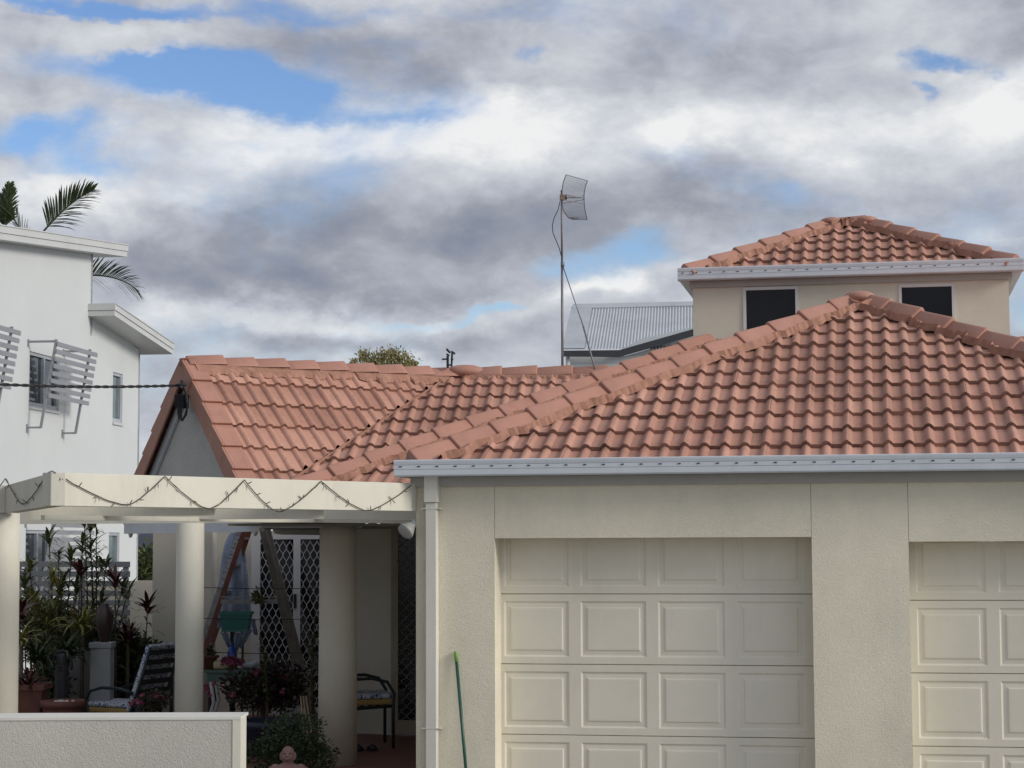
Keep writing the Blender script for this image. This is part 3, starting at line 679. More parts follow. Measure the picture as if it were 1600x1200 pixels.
# main house block walls under the roofs
m = MB(); m.frame(T(-.3, .4, 0), E1*(TWW+3), E2*.2, UP*2.9); m.build('rear_wall', STUCCO_S, house)
# ================================================================== PERGOLA
perg = thing('pergola', 'cream pergola with angled front beam joined to the garage corner', 'pergola', (0, 0, 0))
BA, BB, BC = P(80, 738, 12.4), P(650.5, 757, 14.98), P(9, 752, 15.0)
bz1, bz0 = BA.z, P(80, 790.5, 12.4).z
def beam(a, b_, z0, z1, th, inward, name='beam', mt=BEAMP):
    m = MB(); a = V((a.x, a.y, z0)); b_ = V((b_.x, b_.y, z0)); m.frame(a, b_-a, inward*th, UP*(z1-z0)); return m.build(name, mt, perg, bevel=.004)
d1 = (BB-BA); d1.z = 0; n1 = V((-d1.y, d1.x, 0)).normalized(); d2 = (BC-BA); d2.z = 0; n2 = V((d2.y, -d2.x, 0)).normalized()
beam(BA, BB, bz0, bz1, .09, n1); beam(BA+n1*.0+d2.normalized()*.001, BC, bz0, bz1-.002, .09, n2)
BD = BC+V((-2.2, -.35, 0)); beam(BC+V((-.002, 0, 0)), BD, bz0, bz1-.001, .09, V((.15, 1, 0)).normalized())
for i, (D, zb_) in enumerate(((13.5, 2.30), (14.3, 2.285), (15.3, 2.295), (16.5, 2.285))):
    pa = P(20, 800, D+.6); pb = P(652, 800, D)
    if D < 14.9: # runs between the two front beams
        k = (D-BA.y)/(BB.y-BA.y); pb = BA+(BB-BA)*k+n1*.1; k2 = (D-BA.y)/(BC.y-BA.y); pa = BA+(BC-BA)*k2+n2*.1
    else: pb = V((W(-.02, 0, 0).x+(D-15)*.187, D, 0))
    m = MB(); m.frame(V((pa.x, pa.y, zb_)), V((pb.x-pa.x, pb.y-pa.y, 0)), V((0, .045, 0)), UP*.15); m.build('rafter', BEAMP, perg)
m = MB(); pa, pb = P(70, 800, 13.1), W(-.05, 2.3, 0)
m.frame(V((pa.x, pa.y, 2.27)), V((pb.x-pa.x, pb.y-pa.y, 0)), V((-.03, .02, 0)), UP*.03); m.build('batten', BEAMP, perg)
m = MB(); pc = P(-3, 950, 15.15); m.lathe((pc.x, pc.y, 0), [(.165, 0), (.155, 2.0), (.152, bz0-.001)], 40); m.build('column', BEAMP, perg, True)
pa, pb = P(274.5, 950, 16.83), P(318.5, 950, 16.83); r2_ = (pb.x-pa.x)/2; c2_ = V(((pa.x+pb.x)/2, 16.83, 0))
m = MB(); m.lathe((c2_.x, c2_.y, 0), [(r2_, 0), (r2_, 1.2), (r2_-.002, 2.284)], 36); lab(m.build('column', BEAMP, perg, True), 'slimmer inner post of the pergola')
# string lights
def onbeam(px, py, a, n): h = hit(px, py, V(a), n); return h-n*.012
def scallop(pts, a, n, mm, rnd):
    path = []
    for i in range(0, len(pts)-2, 2):
        (x0, y0), (x1, y1), (x2, y2) = pts[i:i+3]
        for k in range(24):
            t = k/24*2-1
            if t < 0: x = x1+(x1-x0)*t*(1-.12*(1+t)); y = y1+(y0-y1)*abs(t)**1.55
            else: x = x1+(x2-x1)*t*(1-.12*(1-t)); y = y1+(y2-y1)*t**1.55
            path.append(onbeam(x+rnd.uniform(-.4, .4), y+rnd.uniform(-.5, .5), a, n))
    path.append(onbeam(*pts[-1], a, n)); return path
rnd = random.Random(3)
mm = MB(); pthA = scallop([(40, 738), (60, 737), (80, 736), (196, 789), (256, 744), (325, 795), (380, 750), (434, 800), (500, 752), (572, 798), (641, 758)][2:], BA, n1, mm, rnd)
pthB = scallop([(12, 748), (38, 788), (77, 739)], BA, n2, mm, rnd)
pthC = scallop([(-60, 745), (-28, 785), (9, 748)], BC, V((.157, .987, 0)), mm, rnd)
wire = pthC+pthB+pthA
mm.tube(wire, .0038, 5)
sl = mm.build('string_lights', mat('brown_wire', (.05, .04, .035), .6)); tag(sl, 'scalloped string of unlit fairy lights hung along the pergola beam', 'string lights')
mm = MB()
for i, p in enumerate(wire):
    if i % 3 == 0:
        for _ in range(2 if i % 2 else 1):
            d = V((rnd.uniform(-.6, .9), rnd.uniform(-.5, -.1), rnd.uniform(-1, .8))).normalized(); mm = MB(); mm.tube([p, p+d*.022, p+d*.04], [.003, .0042, .002], 5)
            o = mm.build('bulb', mat('clear_bulb', (.22, .19, .15), .3)); o.parent = sl
# ================================================================== LOW WALL
LWD = 9.0
a_, b_ = P(-260, 1115, LWD), P(375, 1115, LWD); zt_ = P(200, 1121, LWD).z
lw = thing('garden_wall', 'low textured grey cream front wall at the bottom left corner', 'wall', (b_.x, b_.y, 0))
m = MB(); m.frame(V((a_.x, LWD+.001, 0)), V((b_.x-a_.x-.034, 0, 0)), V((0, .248, 0)), UP*(zt_-.012)); m.build('wall_face', STUCCO_F, lw)
m = MB(); m.frame(V((b_.x-.033, LWD-.002, 0)), V((.036, .002, 0)), V((-.008, .255, 0)), UP*(zt_-.012)); m.build('end_trim', BEAMP, lw)
m = MB(); m.frame(V((a_.x, LWD-.003, zt_-.0115)), V((b_.x-a_.x+.004, 0, 0)), V((0, .256, 0)), UP*.012); m.build('coping', mat('pale_coping', (.62, .61, .56), .7, .06), lw)
# ================================================================== GREEN POLE
g0 = fp(711.5, 1018, -.03); g1 = fp(730, 1230, -.10)
top = W(g0[0], -.02, g0[1]); low = W(g1[0]+.05, -.30, .0); bot = top+(W(g1[0], -.09, g1[1])-top); dirn = (bot-top)
bot = top+dirn*((top.z-.02)/-dirn.z)
gp = thing('broom_handle', 'green pole leaning on the garage wall beside the downpipe', 'pole', tuple(bot))
m = MB(); dn = dirn.normalized(); m.tube([top+dn*.078, bot], .0125, 12); m.build('shaft', mat('dark_green_metal', (.02, .085, .06), .35, .15), gp, True)
m = MB(); m.tube([top, top+dn*.004, top+dn*.08], [.012, .0145, .0145], 12); m.build('end_cap', mat('lime_plastic', (.17, .33, .07), .5), gp, True)
m = MB(); m.box(bot+V((0, 0, .03)), (.30, .06, .06), R(-10)); m.build('broom_head', mat('dark_green_metal', (.02, .085, .06)), gp, bevel=.008)
#@@PART2@@
# ================================================================== WHITE NEIGHBOUR
wW, nW = az(7), az(97); W0 = V((-11.86, 0, 0))
def wh(px, py, off=0.0): return hit(px, py, W0+nW*off, nW)
def holed(m, o, u, n_in, uc, zc, holes, th, rev=True):
    """flat wall from o along u (metres) and up, between uc and zc, with real openings of depth th"""
    us = sorted(set([uc[0], uc[1]]+[h[0] for h in holes]+[h[1] for h in holes])); zs = sorted(set([zc[0], zc[1]]+[h[2] for h in holes]+[h[3] for h in holes]))
    for i in range(len(us)-1):
        for k in range(len(zs)-1):
            cu, cz = (us[i]+us[i+1])/2, (zs[k]+zs[k+1])/2
            if any(h[0] < cu < h[1] and h[2] < cz < h[3] for h in holes): continue
            m.add([o+u*us[i]+UP*zs[k], o+u*us[i+1]+UP*zs[k], o+u*us[i+1]+UP*zs[k+1], o+u*us[i]+UP*zs[k+1]], [(0, 1, 2, 3)])
    for a, b_, c, d in holes:
        q = [o+u*a+UP*c, o+u*b_+UP*c, o+u*b_+UP*d, o+u*a+UP*d]
        for k in range(4): m.add([q[k], q[(k+1) % 4], q[(k+1) % 4]+n_in*th, q[k]+n_in*th], [(0, 1, 2, 3)])
nb_ = thing('neighbour_house', 'tall white rendered house with stepped skillion roofs at the left edge', 'house', (0, 0, 0))
def wu(p): return (p-W0).dot(wW)
# windows: (px left, px right, py top at left, py bottom at left)
wz = {}
def wrect(pa, pb): a, b_ = wh(*pa), wh(*pb); return (wu(a), wu(b_), b_.z if False else wh(pa[0], pb[1]).z, a.z)
w1 = (wu(wh(46.5, 560)), wu(wh(93, 560)), wh(46.5, 634).z, wh(47, 548.5).z)
w2 = (wu(wh(176.5, 600)), wu(wh(191.5, 600)), wh(176.5, 659).z, wh(177, 581).z)
w3 = (w1[0]-3.6, w1[1]-3.6, w1[2], w1[3])
wl = (wu(wh(40, 850)), wu(wh(78, 850)), .9, wh(40, 828).z); wl2 = (wu(wh(170, 850)), wu(wh(186.5, 850)), .8, wh(170, 832).z)
uend, ustep = wu(wh(218.5, 600)), wu(wh(145, 430)); zlow = wh(218.5, 548).z+.0; zstep = wh(141, 485).z
m = MB(); holed(m, W0, wW, -nW, (24, uend), (0, zlow), [w1, w2, w3, wl, wl2], .14)
sl_ = (wh(218.5, 546).z-wh(145, 492).z)/(uend-ustep)
m.add([W0+wW*ustep+UP*zlow, W0+wW*uend+UP*zlow, W0+wW*ustep+UP*(wh(145, 484).z), ], [(0, 1, 2)])
ztop = wh(145, 399).z
m.add([W0+wW*24+UP*zlow, W0+wW*ustep+UP*zlow, W0+wW*ustep+UP*(ztop+.1), W0+wW*24+UP*(ztop+.1-.103*(ustep-24))], [(0, 1, 2, 3)])
bk_ = -nW*7
m.frame(W0+wW*uend, bk_, -wW*.1, UP*zlow); m.frame(W0+wW*ustep+UP*zlow, bk_, -wW*.1, UP*(ztop+.05-zlow)); m.frame(W0+wW*24.001, bk_, wW*.1, UP*(ztop-.103*(ustep-24)))
m.build('wall', WHITE, nb_)
def slab(pa, pb, off, th, wid, ext, name, lbl):
    a, b_ = wh(*pa, off), wh(*pb, off); d = b_-a; a = a-d.normalized()*ext
    m = MB(); m.frame(a-UP*th, b_-a, -nW*wid, UP*(th-.03)); r_ = m.build(name, WTRIM, nb_); lab(r_, lbl)
    d = (b_-a)
    m = MB(); m.frame(a-UP*(th*.55), d, nW*.035, UP*(th*.55)); m.frame(a-UP*th, d, nW*.018, UP*(th*.42)); m.frame(a-UP*.018+nW*.037, d, nW*.012, UP*.018)
    m.build('fascia', WTRIM, r_)
    e = d.normalized(); eh = V((e.x, e.y, 0)).normalized()
    m = MB(); m.frame(b_+e*.001+nW*.035-UP*(th*.55), -nW*(wid+.03), eh*.03, UP*(th*.55)); m.frame(b_+e*.001+nW*.018-UP*th, -nW*(wid+.01), eh*.016, UP*(th*.42)); m.build('end_fascia', WTRIM, r_)
    if ext < .5:
        m = MB(); m.frame(a-e*.001+nW*.035-UP*(th*.55), -nW*(wid+.03), -eh*.03, UP*(th*.55)); m.frame(a-e*.001+nW*.018-UP*th, -nW*(wid+.01), -eh*.016, UP*(th*.42)); m.build('end_fascia', WTRIM, r_)
    return r_
slab((0, 351), (197, 382), .25, .23, 6.5, 7, 'roof', 'upper skillion roof of the white house')
slab((178, 474), (269, 536), .47, .22, 6.0, 0, 'roof', 'lower skillion roof of the white house')
def window(r4, nm_lbl, pale=False, split=None):
    a, b_, c, d = r4; o = W0-nW*.07; fw = .055
    m = MB(); m.frame(o+wW*a+UP*c, wW*fw, nW*.05, UP*(d-c)); m.frame(o+wW*(b_-fw)+UP*c, wW*fw, nW*.05, UP*(d-c))
    m.frame(o+wW*(a+fw)+UP*c, wW*(b_-a-2*fw), nW*.048, UP*fw*1.3); m.frame(o+wW*(a+fw)+UP*(d-fw), wW*(b_-a-2*fw), nW*.048, UP*fw)
    if split: s_ = a+(b_-a)*split; m.frame(o+wW*(s_-.03)+UP*(c+fw*1.3), wW*.06, nW*.052, UP*(d-c-2.3*fw))
    w = m.build('window', mat('grey_window_frame', (.36, .38, .42), .4), nb_); lab(w, nm_lbl)
    m = MB(); m.frame(o+wW*a+UP*c-nW*.01, wW*(b_-a), nW*.012, UP*(d-c)); m.build('pane', GLASSL if pale else mat('neighbour_glass', (.05, .06, .07), .05, spec=.9), w)
    m = MB(); m.frame(W0+nW*.0+wW*(a-.01)+UP*(c-.05), wW*(b_-a+.02), nW*.03, UP*.045); m.build('sill', WTRIM, w)
window(w1, 'upstairs window behind the slatted awning', split=.52); window(w2, 'narrow upstairs window', True); window(w3, 'upstairs window cut by the left edge of the photo', split=.52); window(wl, 'ground floor window seen under the pergola', split=.52); window(wl2, 'narrow ground floor window', True)
def awning():
    t = thing('slatted_awning', '', 'awning', tuple(wh(44, 534)), 'slatted metal awnings on the white house')
    u0, u1 = wu(wh(44, 534)), wu(wh(99, 551)); zt_ = wh(44, 534).z; zb_ = wh(41, 668).z
    def Q(u, off, z): return W0+wW*u+nW*off+UP*z
    Ls = lambda z: .24+(z-zb_)/(zt_-zb_)*.24
    for u in (u0, u1):
        m = MB(); m.bar(Q(u, 0, zt_), Q(u, .47, zt_), .03, .035); m.bar(Q(u, .01, zb_), Q(u, .24, zb_), .03, .03)
        m.bar(Q(u, .48, zt_+.03), Q(u, .235, zb_-.01), .045, .035, up=nW); m.box(Q(u, .006, zt_-.02), (.014, .07, .12)); m.box(Q(u, .006, zb_-.01), (.014, .07, .14)); m.build('bracket', SILVER, t)
    for k in range(8):
        z = zt_-.045-k*(zt_-wh(44, 620).z)/7.0*.93; o_ = Ls(z)+.03
        m = MB(); m.bar(Q(u0-.02, o_, z), Q(u1+.28, o_, z), .025, .072); m.build('slat', SILVER, t)
    return t
def copy_tree(src, dloc, label):
    r = src.copy(); COL.objects.link(r); r.location = V(src.location)+V(dloc); r['label'] = label
    for ch in list(src.children):
        c = ch.copy(); COL.objects.link(c); iv = ch.matrix_parent_inverse.copy(); c.parent = r; c.matrix_parent_inverse = iv
    return r
aw = awning(); aw['label'] = 'grey slatted awning over the upstairs window with its left window half behind it'
copy_tree(aw, -wW*3.6, 'grey slatted awning cut off by the left edge, upstairs on the white house')
copy_tree(aw, V((0, 0, -2.95)), 'grey slatted awning over the ground floor window, seen under the pergola beam')
# ================================================================== METAL ROOFED BUILDING
mb_ = thing('metal_roofed_house', 'distant white house with zinc corrugated roof and charcoal eaves', 'house', (0, 0, 0))
D0 = 42.0
rl, rr_ = P(895, 481, D0+3.2), P(1200, 474, D0+2.6); el, er = P(880, 546, D0), P(1210, 546, D0-.6)
ua = (rr_-rl).normalized(); ex = (er-el).normalized(); up1 = rl-el
kx = P(1003, 535, D0+.5)
m = MB(); n = 60; vs = []; rows = 12; Lr = (er-el).length
nn = ex.cross(up1).normalized()
for j in (0, 1):
    for i in range(n*6+1):
        s_ = .42+(Lr-.42)*i/(n*6); a = el+ex*s_+nn*(.012*math.cos(i/6*2*math.pi)+.012); b_ = rl+ua*s_*((rr_-rl).length/Lr)+nn*(.012*math.cos(i/6*2*math.pi)+.012)
        vs.append(a if j == 0 else b_)
q = n*6+1; pitchn = Lr/n
m.add(vs, [(i, i+1, q+i+1, q+i) for i in range(q-1)])
ro = m.build('roof', ZINC, mb_, True); 
m = MB(); m.prism([el+nn*.03-ex*.03, el+ex*.45+nn*.035, rl+ua*.45+nn*.035, rl-ua*.03+nn*.03], -nn*.03)
m.prism([rl-up1.normalized()*.16+nn*.036-ua*.0, rr_-up1.normalized()*.16+nn*.036, rr_+nn*.06+UP*.03, rl+nn*.06+UP*.03], -nn*.02); m.build('flashing', ZINC, ro)
# rising charcoal barge cutting over the roof to the right (projecting dormer gable in front)
m = MB(); f0 = P(880, 553, D0-.35); f1 = P(968, 552, D0-.35); f2 = P(1100, 513, D0-.35); th = .145
m.prism([f0+UP*.07, f0-UP*.05, f1-UP*.075, f2-UP*.10, f2+UP*.05, f1+UP*.07], V((0, .08, 0))); m.build('barge_board', CHAR, mb_)
m = MB(); m.prism([f1+UP*.071+V((0, .02, 0)), f2+UP*.051+V((0, .02, 0)), f2+UP*.09+V((.0, .02, 0)), P(1003, 535, D0-.35)+UP*.08+V((0, .02, 0))], V((0, .5, 0))); m.build('gable_flashing', ZINC, mb_)
m = MB(); g0_, g1_, g2_ = f0+V((.1, .25, -.05)), f1+V((0, .25, -.07)), f2+V((.5, .25, -.05))
m.prism([g0_, V((g0_.x, g0_.y, 0)), V((g2_.x, g2_.y, 0)), g2_+UP*.1, g1_], V((0, .2, 0)));
for k in range(8):
    z = g0_.z-.12-k*.16; m.frame(V((g0_.x, g0_.y-.012, z)), V((g2_.x-g0_.x, 0, 0)), V((0, .011, 0)), UP*.145)
m.build('weatherboard_wall', WHITE, mb_)
m = MB(); c = P(887.5, 560, D0-.2); m.tube([V((c.x, c.y, .5)), V((c.x, c.y, f0.z-.05))], .05, 12); m.build('downpipe', WHITE, mb_, True)
# ================================================================== ANTENNA
AB = P(878.5, 572, 20.6); an = thing('grid_antenna', 'tall mast with curved wire grid dish antenna standing behind the roof ridge', 'antenna', (AB.x, AB.y, AB.z-.5))
tp = P(877.5, 303, 20.6)
m = MB(); m.tube([AB-UP*.6, P(878.2, 408, 20.6)], .0135, 10); m.tube([P(878.2, 414, 20.6), tp+UP*.04], .011, 10); m.build('mast', STEEL, an, True)
s1_, s0_ = P(879, 414, 20.6), P(933, 574, 20.2)
m = MB(); m.tube([s1_, s1_+(s0_-s1_)*.62], .0055, 8); m.tube([s1_+(s0_-s1_)*.6, s0_-UP*.1], .009, 8); m.tube([s1_-UP*.02, s1_+UP*.03], .02, 10); m.build('brace', STEEL, an, True)
# curved grid reflector facing right / away
cx = P(881, 309, 20.6); m = MB(); nb2 = 26; Hh = .235; Wd = .30
ax = V((.88, .45, -.10)).normalized(); sd_ = UP    # panel width axis (in view to the right), vertical curve opening
outd = V((.5, -.86, 0))
axw = (P(916, 281, 20.75)-P(884.5, 273, 20.45))
prof_ = [(P(884.5, 273, 20.5)), P(880, 285, 20.53), P(877.5, 301, 20.56), P(877.5, 318, 20.56), P(881, 331, 20.53), P(888, 340, 20.5), P(896, 343, 20.48)]
profR = [P(x, y, 20.95) for x, y in ((918, 282.5), (915, 290), (913, 300), (912.5, 312), (913.5, 325), (915.5, 335), (917.5, 343.5))]
def colpts(t):
    out = []
    for i, p in enumerate(prof_):
        out.append(p+(profR[i]-p)*t)
    return out
for i in range(22): m.tube(colpts(i/21), .0022, 4, cap=False)
for i in (0, 3, 6): m.tube([colpts(k/8)[i] for k in range(9)], .0035, 5)
for i in (0, 21): m.tube(colpts(i/21), .005, 5)
m.build('grid_reflector', mat('dark_grid_wire', (.09, .09, .10), .6), an)
m = MB(); m.box(P(878, 308.5, 20.58), (.045, .05, .06)); m.box(P(884, 308, 20.6), (.03, .03, .05)); m.build('clamp', RUSTY, an, bevel=.004)
m = MB(); m.tube([P(884, 307.5, 20.55), P(909, 308.5, 20.75)], [.014, .009], 8); m.tube([P(885, 304, 20.55), P(899, 307.5, 20.65)], .005, 6); m.tube([P(884, 313, 20.55), P(912, 318, 20.75)], .005, 6); m.build('feed_arm', STEEL, an)
m = MB(); m.box(P(912, 308, 20.77), (.022, .03, .05)); m.build('feed_head', SILVER, an)
m = MB(); cp = [(875, 315), (872, 328), (866, 340), (863, 352), (864, 364), (869, 376), (874, 388), (877, 400)]
m.tube([P(x, y, 20.57) for x, y in cp], .0045, 6); m.build('cable', CABLE, an, True)
# small black bracket on ridge
bk = thing('ridge_bracket', 'small black metal bracket with clamp arms on the roof ridge', 'bracket', tuple(P(703, 574, 20.2)))
m = MB(); m.bar(P(699.5, 575, 20.2), P(699.5, 556, 20.2), .026, .03, up=(0, 1, 0)); m.bar(P(705.5, 573, 20.25), P(706.5, 551, 20.25), .02, .03, up=(0, 1, 0)); m.bar(P(699, 571, 20.2), P(706, 570, 20.25), .02, .02); m.build('post', BLACK, bk, bevel=.003)
m = MB(); m.bar(P(690.5, 561.5, 20.2), P(699, 561, 20.2), .012, .016); m.bar(P(704, 561.5, 20.2), P(708.5, 561.5, 20.2), .01, .014); m.bar(P(697.5, 553, 20.2), P(702, 556, 20.2), .02, .018); m.build('bolt', BLACK, bk)
m = MB(); m.bar(P(697.5, 544.5, 20.2), P(704, 551, 20.2), .008, .014); m.bar(P(697, 546.5, 20.2), P(702.5, 552, 20.2), .006, .008); m.bar(P(705, 549, 20.25), P(711, 553, 20.25), .018, .02); m.build('clamp_arm', BLACK, bk)
# ================================================================== POWER CABLE
cb_ = MB(); pa, pb = P(-500, 552, 13.5), P(281, 602, 18.62); N_ = 260
for ph in (0, math.pi):
    pts = []
    for i in range(N_+1):
        t = i/N_; p = pa+(pb-pa)*t-UP*(.09*4*t*(1-t)); a = t*150+ph; pts.append(p+V((0, math.cos(a), math.sin(a)))*.007)
    cb_.tube(pts, .0085, 6)
o = cb_.build('power_cable', CABLE, None, True); tag(o, 'twisted black power cable strung from the left to the gable', 'cable')
sb_ = thing('service_box', 'black electricity connection box with hanging cable loops on the gable wall', 'junction box', tuple(P(284, 626, 18.8)))
gn = rA; gp_ = apA+rA*.0
def gw(px, py, off=0): return hit(px, py, apA+rA*(-.06-off), rA)
m = MB(); c = gw(283, 628, .09); m.frame(gw(272, 638, .04), gw(288, 638, .04)-gw(272, 638, .04), rA*.05, gw(276, 616, .10)-gw(276, 638, .10)); m.build('box', mat('black_plastic', (.006, .006, .01), .75, spec=.15), sb_, bevel=.012)
m = MB(); m.tube([gw(276, 602, .12), gw(290, 601, .06)], .016, 8); m.tube([gw(283, 597, .03), gw(283, 606, .10)], .02, 8); m.build('insulator', BLACK, sb_, True)
m = MB()
for xo, dp in ((0, 0), (3, 2), (6, 0)):
    m.tube([gw(286, 604, .06), gw(290+xo*.3, 616, .07), gw(293, 634, .07), gw(291-xo*.3, 648, .07), gw(285, 657-dp, .07), gw(280+xo*.6, 655-dp, .07), gw(278+xo*.8, 646, .07), gw(278+xo, 637, .07)], .009, 6)
m.build('cable_loop', CABLE, sb_, True)
# ================================================================== PLANT BUILDERS
def blade(m, b, d, L, w, e0, droop, mi=0, n=4, twist=0.0):
    d = V(d).normalized(); side = d.cross(UP).normalized(); p = V(b); pts = [p.copy()]; e = e0
    for i in range(n):
        p = p+(d*math.cos(e)+UP*math.sin(e))*(L/n); pts.append(p.copy()); e -= droop/n
    ws = [w*x for x in ((.35, .9, 1, .7, .05) if n == 4 else (.5, 1, .75, .05))]
    side = (side+UP*twist).normalized()
    m.strip(pts, ws, side, mi)
def cane(name, label, cat, base, top, rnd, leafmat, nw=9, L=.24, w=.028, start=.35, group=None, crown=0, crownL=.4, sm=BARK, stems=1, spread=.12):
    t = thing(name, label, cat, tuple(base), group); m = MB(); lf = MB()
    for s_ in range(stems):
        b = V(base)+V((rnd.uniform(-spread, spread), rnd.uniform(-spread, spread), 0))*(s_ > 0); tpp = V(top)+V((rnd.uniform(-spread, spread)*2, rnd.uniform(-.1, .1), -rnd.uniform(0, .5)))*(s_ > 0)
        bend = V((rnd.uniform(-.06, .06), 0, 0)); pts = [b+(tpp-b)*k/6+bend*math.sin(k/6*math.pi) for k in range(7)]
        m.tube(pts, [.014-.0015*k for k in range(7)], 6)
        for i in range(nw*3):
            f = start+(1-start)*i/(nw*3); k = min(5, int(f*6)); p = pts[k]+(pts[k+1]-pts[k])*(f*6-k); a = i*2.4+rnd.uniform(-.4, .4)
            blade(lf, p, (math.cos(a), math.sin(a), 0), L*rnd.uniform(.7, 1.15), w*rnd.uniform(.8, 1.2), rnd.uniform(.1, .9), rnd.uniform(.6, 1.6))
        for i in range(crown):
            a = rnd.uniform(0, 6.28); blade(lf, pts[-1]-UP*rnd.uniform(0, .12), (math.cos(a), math.sin(a), 0), crownL*rnd.uniform(.7, 1.1), w*1.8, rnd.uniform(.3, 1.4), rnd.uniform(.4, 1.3))
    m.build('stem', sm, t, True); lf.build('leaves', leafmat, t); return t
def rosette(name, label, cat, base, rnd, leafmat, n=40, L=.5, w=.03, e=(.5, 1.4), dr=(.8, 2.2), stemh=0.0, group=None, fl=None):
    t = thing(name, label, cat, tuple(base), group); lf = MB(); b = V(base)+UP*stemh
    st = MB(); st.tube([V(base)-UP*.02, b+UP*.01], [.025, .018], 7); st.build('stem', BARK, t, True)
    for i in range(n):
        a = rnd.uniform(0, 6.28); blade(lf, b+V((rnd.uniform(-.03, .03), rnd.uniform(-.03, .03), rnd.uniform(-.05, .02))), (math.cos(a), math.sin(a), 0), L*rnd.uniform(.6, 1.1), w*rnd.uniform(.7, 1.2), rnd.uniform(*e), rnd.uniform(*dr), twist=rnd.uniform(-.3, .3))
    lf.build('leaves', leafmat, t)
    return t
def shrub(name, label, cat, c, r, rnd, leafmats, n=900, ls=.04, group=None, flowers=0, flm=None, ground=0.0, inner=.35):
    c = V(c); t = thing(name, label, cat, (c.x, c.y, ground), group); lf = MB(); st = MB()
    lobes = [V((rnd.uniform(-.5, .5)*r[0], rnd.uniform(-.5, .5)*r[1], rnd.uniform(-.3, .55)*r[2])) for _ in range(9)]
    for lb in lobes: st.tube([V((c.x, c.y, ground)), c+lb*.5-UP*.1*r[2], c+lb], [.014, .009, .004], 5)
    st.build('stem', BARK, t)
    for i in range(n):
        lb = lobes[rnd.randrange(9)]; q = V((rnd.gauss(0, 1), rnd.gauss(0, 1), rnd.gauss(0, 1))).normalized()*rnd.uniform(inner, 1)**.5
        p = c+lb+V((q.x*r[0], q.y*r[1], q.z*r[2]))*.52*rnd.uniform(.85, 1.15)
        if p.z < ground+.01: p.z = ground+rnd.uniform(.01, .08)
        d = (q+V((rnd.uniform(-.8, .8), rnd.uniform(-.8, .8), rnd.uniform(-.3, .9)))).normalized(); s_ = d.cross(V((rnd.uniform(-1, 1), rnd.uniform(-1, 1), rnd.uniform(-1, 1)))).normalized()
        L_ = ls*rnd.uniform(.6, 1.4); mi = rnd.randrange(len(leafmats)) if len(leafmats) > 1 else 0
        lf.add([p, p+d*L_*.5+s_*L_*.28, p+d*L_, p+d*L_*.5-s_*L_*.28], [(0, 1, 2, 3)], mi)
    lf.build('leaves', leafmats, t)
    if flowers:
        for i in range(flowers):
            fm = MB()
            q = V((rnd.gauss(0, 1), -abs(rnd.gauss(0, 1)), abs(rnd.gauss(0, .8)))).normalized(); p = c+V((q.x*r[0], q.y*r[1], q.z*r[2]))*rnd.uniform(.8, 1.05)
            for k in range(7):
                d = V((rnd.uniform(-1, 1), rnd.uniform(-1, .2), rnd.uniform(-1, 1))).normalized(); s_ = d.cross(V((.3, 1, .2))).normalized(); fm.add([p, p+d*.02+s_*.014, p+d*.038, p+d*.02-s_*.014], [(0, 1, 2, 3)])
            fm.build('flower', flm, t)
    return t
def pot(name, label, base, r0, r1, h, mt, sq=False, rim=.02):
    m = MB(); b = V(base)
    if not sq: m.lathe(b, [(r0, 0), (r0+(r1-r0)*.8, h*.82), (r1+rim*.2, h*.83), (r1+rim, h*.86), (r1+rim, h), (r1, h), (r1-.02, h-.03), (.01, h-.035)], 24)
    else:
        m.prism([b+V((-r0, -r0, 0)), b+V((r0, -r0, 0)), b+V((r0, r0, 0)), b+V((-r0, r0, 0))], UP*.02); n4 = [(-1, -1), (1, -1), (1, 1), (-1, 1)]
        vs = []
        for rr, z in ((r0, .0201), (r1, h*.85), (r1+rim, h*.851), (r1+rim, h), (r1-.02, h), (r1-.03, h-.04)): vs += [b+V((x*rr, y*rr, z)) for x, y in n4]
        fs = [];
        for i in range(5):
            for k in range(4): fs.append((i*4+k, i*4+(k+1) % 4, i*4+4+(k+1) % 4, i*4+4+k))
        fs.append((20, 21, 22, 23)); m.add(vs, fs)
    o = m.build(name, mt, None, not sq); tag(o, label, 'pot'); return o
# ================================================================== PALM, TREE
pr = random.Random(12)
def frond(m, base, d, L, e0, droop, rnd, leafL=.55, n=34, plane=0.0):
    d = V(d).normalized(); p = V(base); e = e0; st = 24; pts = []; dirs = []
    for i in range(st+1):
        tdir = d*math.cos(e)+UP*math.sin(e); pts.append(p.copy()); dirs.append(tdir); p = p+tdir*(L/st); e -= droop/st*(.5+i/st)
    m.tube(pts, [.022*(1-.8*i/st)+.003 for i in range(st+1)], 5)
    side = d.cross(UP).normalized()
    for i in range(n*2):
        f = .12+.88*(i//2)/n; k = min(st-1, int(f*st)); q = pts[k]+(pts[k+1]-pts[k])*(f*st-k); tdir = dirs[k]; nrm = side.cross(tdir).normalized(); sg = 1 if i % 2 else -1; sdv = (side*math.cos(plane)+nrm*math.sin(plane)).normalized()
        ld = (tdir*(.55+.5*f)+sdv*sg*(.75-.3*f)+nrm*rnd.uniform(.0, .25)).normalized(); LL = leafL*math.sin(math.pi*min(.97, .25+.72*f))**.6*rnd.uniform(.85, 1.1); w_ = .05
        s2 = ld.cross(nrm).normalized(); g = V((0, 0, -1))
        q1, q2, q3 = q+ld*LL*.4, q+ld*LL*.75+g*LL*.06, q+ld*LL+g*LL*.16
        m.add([q-s2*w_*.3, q+s2*w_*.3, q1+s2*w_*.5, q1-s2*w_*.5, q2+s2*w_*.35, q2-s2*w_*.35, q3], [(0, 1, 2, 3), (3, 2, 4, 5), (5, 4, 6)])
